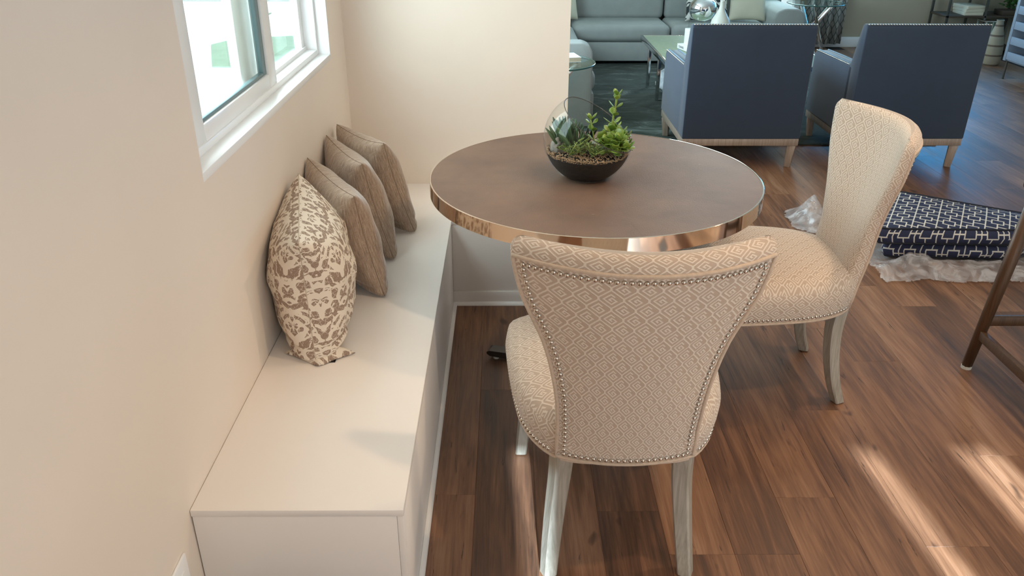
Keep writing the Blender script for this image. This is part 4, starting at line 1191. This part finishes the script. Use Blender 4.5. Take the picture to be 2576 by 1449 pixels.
bk = thing('book', 'white coffee-table book lying on the sage table under the white box', 'book', (1.545, 6.71, CZ + .003), R(-76))
box('cover', (-.15, -.11, 0), (.15, .11, .004), MAT['paper'], bk, .001); box('pages', (-.146, -.106, .004), (.146, .108, .034), MAT['pages'], bk, .001); box('cover', (-.15, -.11, .034), (.15, .11, .038), MAT['paper'], bk, .001)
spn = box('spine', (-.15, -.113, 0), (.15, -.108, .038), MAT['paper'], bk, .001)
text('lettering', 'CHANEL', .026, MAT['ink'], spn, Matrix.Translation((-.075, -.1135, .019)) @ Matrix.Rotation(R(90), 4, 'X'))
wb = thing('candle_box', 'white square candle holder on the white book', 'candle', (1.545, 6.73, CZ + .0415), R(-76))
box('holder', (-.085, -.085, 0), (.075, .07, .125), MAT['paper'], wb, .003)
lathe('wick', [(.002, .124), (.0015, .138)], MAT['ink'], wb, 8, (0, 0, 0), True)
vs_ = thing('bottle_vase', 'white ceramic bottle vase with narrow neck on the coffee table', 'vase', (1.775, 7.0, CZ + .003))
lathe('vase_body', [(.0005, 0), (.075, 0), (.082, .01), (.083, .09), (.081, .16), (.072, .20), (.045, .245), (.026, .28), (.019, .31), (.018, .345), (.019, .35), (.014, .35), (.014, .30)], MAT['ceramic'], vs_, 36)
cl = thing('silver_vase', 'round mirrored silver glass vase on a clear glass base, coffee table', 'vase', (1.665, 7.2, CZ + .003))
lathe('glass_base', [(.115, 0), (.112, .05), (.108, .14), (.10, .20)], MAT['glass'], cl, 36)
lathe('silver_globe', [(.0005, .165), (.05, .168), (.09, .19), (.112, .23), (.116, .27), (.104, .31), (.075, .335), (.045, .345), (.042, .40), (.036, .40)], MAT['mercury'], cl, 40)
bm = bmesh.new(); bmesh.ops.create_icosphere(bm, subdivisions=4, radius=1)
for v in bm.verts:
    d = 1 + .16 * mn.noise(v.co * 2.4) + .07 * mn.noise(v.co * 6); p = v.co.copy()
    sq = lambda t: math.copysign(abs(t) ** .7, t)
    v.co = Vector((sq(p.x) * .22 * d, sq(p.y) * .20 * d, sq(p.z) * .10 * d + .115))
pf = bobj('floor_pouf', bm, MAT['throw'], smooth=True); pf.location = (1.52, 7.0, .012)
tag(pf, 'soft crumpled grey and white pouf under the coffee table', 'pouf')

# ------------------------------------------------------------------ glass side tables
def side_table(label, x, y, r, z, ang, n=3):
    t = thing('side_table', label, 'table', (x, y, 0), ang, 'round glass side tables')
    lathe('glass_top', [(.001, z - .012), (r, z - .012), (r + .002, z - .006), (r, z), (.001, z)], MAT['greenglass'], t, 64)
    tube('glass_edge', [(r * math.cos(a), r * math.sin(a), z - .006) for a in np.linspace(0, 2 * PI, 65)[:-1]], .0058, M('glass edge', S(46, 84, 78), .08, var=0, coat=.5), t, 8, True)
    for k in range(n):
        a = 2 * PI * k / n; b = a + PI * .8
        p0 = Vector((r * .62 * math.cos(a), r * .62 * math.sin(a), z - .02)); p1 = Vector((r * .75 * math.cos(b), r * .75 * math.sin(b), .0135))
        beam('leg', p0, p1, .012, .045, MAT['chrome'], t, .002)
        lathe('pad', [(.022, z - .026), (.022, z - .012)], MAT['chrome'], t, 16, (p0.x, p0.y, 0), True)
    return t
side_table('round glass side table with chrome legs, partly behind the wall end, left', .30, 5.62, .30, .55, R(20))
side_table('round glass side table with crossed chrome legs, right of the sofa arm', 3.22, 8.85, .29, .55, R(5))
b2 = thing('book', 'pale worn book lying on the left glass side table', 'book', (.36, 5.66, .5505), R(12))
box('cover', (-.13, -.09, 0), (.13, .09, .003), MAT['paper'], b2, .001); box('pages', (-.127, -.088, .003), (.127, .088, .028), MAT['pages'], b2, .001); box('cover', (-.13, -.09, .028), (.13, .09, .031), MAT['paper'], b2, .001)

# ------------------------------------------------------------------ curtain, etagere, cabinet, vase at the far right
V = []; U = []; Fc = []; nx = 60; X0, X1 = 3.30, 3.74; arc = 0
for i in range(nx + 1):
    t = i / nx; x = X0 + (X1 - X0) * t; y = 9.34 + .035 * math.sin(t * PI * 9)
    if i: arc += math.hypot(x - lx, y - ly)
    lx, ly = x, y
    for z in (.05, .6, 1.2, 2.3): V.append((x, y, z)); U.append((arc, z))
for i in range(nx):
    for j in range(3): a = i * 4 + j; Fc.append((a, a + 4, a + 5, a + 1))
cu_ = mesh('curtain', V, Fc, MAT['curtain'], None, U); cu_.modifiers.new('thick', 'SOLIDIFY').thickness = .002
tag(cu_, 'grey curtain with dark trellis pattern beside the far window', 'curtain')
et = thing('etagere_shelf', 'metal and wood etagere shelf against the far wall', 'shelf', (4.70, 9.0, 0))
for x in (0, .40, .85):
    for y in (0, .36): box('post', (x - .011, y - .011, 0), (x + .011, y + .011, 1.9), MAT['blackmetal'], et, .002)
for z in (.06, .40, .80, 1.2): box('shelf_board', (-.011, -.011, z - .02), (.861, .371, z), MAT['shelfwood'], et, .002)
for z, n_ in ((.40, 3),):
    for q in range(n_):
        bb = thing('book', 'pale book in the small stack on the etagere, ' + ('bottom', 'middle', 'top')[q], 'book', (4.70 + .29, 9.15, z + .0005 + q * .0325), R(4 * q - 3), 'books stacked on the etagere')
        box('cover', (-.10, -.14, 0), (.10, .14, .032), MAT['pages'], bb, .002)
ln = thing('lantern', 'small glass and metal lantern on the floor level of the etagere', 'lantern', (5.16, 8.98, .0605))
for sx_ in (-1, 1):
    for sy_ in (-1, 1): box('post', (sx_ * .085 - .006, sy_ * .085 - .006, 0), (sx_ * .085 + .006, sy_ * .085 + .006, .30), MAT['chrome'], ln, .001)
box('base', (-.092, -.092, 0), (.092, .092, .014), MAT['chrome'], ln, .002); box('lid', (-.092, -.092, .288), (.092, .092, .30), MAT['chrome'], ln, .002)
box('pane', (-.08, -.085, .014), (.08, -.083, .288), MAT['greenglass'], ln, 0)
pt = thing('potted_plant', 'dark green leafy plant in a low wooden tray, far right', 'plant', (5.45, 9.1, .401))
box('tray', (-.16, -.09, 0), (.12, .09, .05), MAT['shelfwood'], pt, .006)
V = []; Fc = []
for q in range(260):
    b = len(V); p = Vector((rnd.gauss(0, .06), rnd.gauss(0, .05), .06 + abs(rnd.gauss(.10, .06)))); d1 = Vector((rnd.uniform(-1, 1), rnd.uniform(-1, 1), rnd.uniform(-.3, 1))).normalized(); d2 = d1.orthogonal().normalized()
    V += [p, p + d1 * .02 + d2 * .012, p + d1 * .045, p + d1 * .02 - d2 * .012]; Fc.append((b, b + 1, b + 2, b + 3))
tag(mesh('foliage', V, Fc, MAT['foliage'], pt, smooth=False), kind='stuff')
fv = thing('floor_vase', 'tall banded beige floor vase beside the right armchair', 'vase', (4.93, 8.40, 0))
lathe('vase_body', [(.0005, 0), (.075, 0), (.088, .05), (.09, .12), (.082, .2), (.066, .28), (.045, .36), (.032, .42), (.036, .44), (.028, .44)], MAT['banded'], fv, 28)
cb = thing('louvered_cabinet', 'pale grey slatted cabinet on thin legs at far right edge', 'cabinet', (4.66, 6.85, 0))
bm = bmesh.new()
for q in (((0, .86, .17), (.40, .90, 1.0)), ((0, 0, .17), (.40, .04, 1.0)), ((.02, .04, .17), (.40, .86, .19)), ((0, .04, .98), (.40, .86, 1.0)), ((.37, .04, .19), (.40, .86, .98))): add_box(bm, *q, .003)
bobj('body', bm, MAT['cabwhite'], cb, auto=True)
for k in range(6): box('slat', (0.002, .042, .185 + k * .135), (.022, .858, .255 + k * .135), MAT['cabwhite'], cb, .003)
box('interior', (.20, .045, .192), (.22, .855, .975), MAT['darkfill'], cb, 0)
for y in (.03, .87):
    for x in (.03, .37): lathe('leg', [(.008, 0), (.010, .17)], MAT['blackmetal'], cb, 10, (x, y, 0), True)
# lawns outside the left window
bm = bmesh.new(); prism(bm, [(-3.98, 11.25), (-3.8, 11.75), (-2.9, 12.05), (-.9, 12.3), (-.9, 9.7), (-2.97, 9.72), (-3.48, 9.76)], 'z', -.30, -.285)
tag(bobj('lawn', bm, MAT['grasslawn']), 'nearer patch of green lawn outside, seen low through the left window', 'lawn')
bm = bmesh.new(); prism(bm, [(-4.5, 14.3), (-4.2, 13.2), (-3.98, 13.2), (-3.98, 14.4)], 'z', -.30, -.285)
tag(bobj('lawn', bm, MAT['grasslawn']), 'farther strip of green lawn outside, glimpsed beside the window frame', 'lawn')
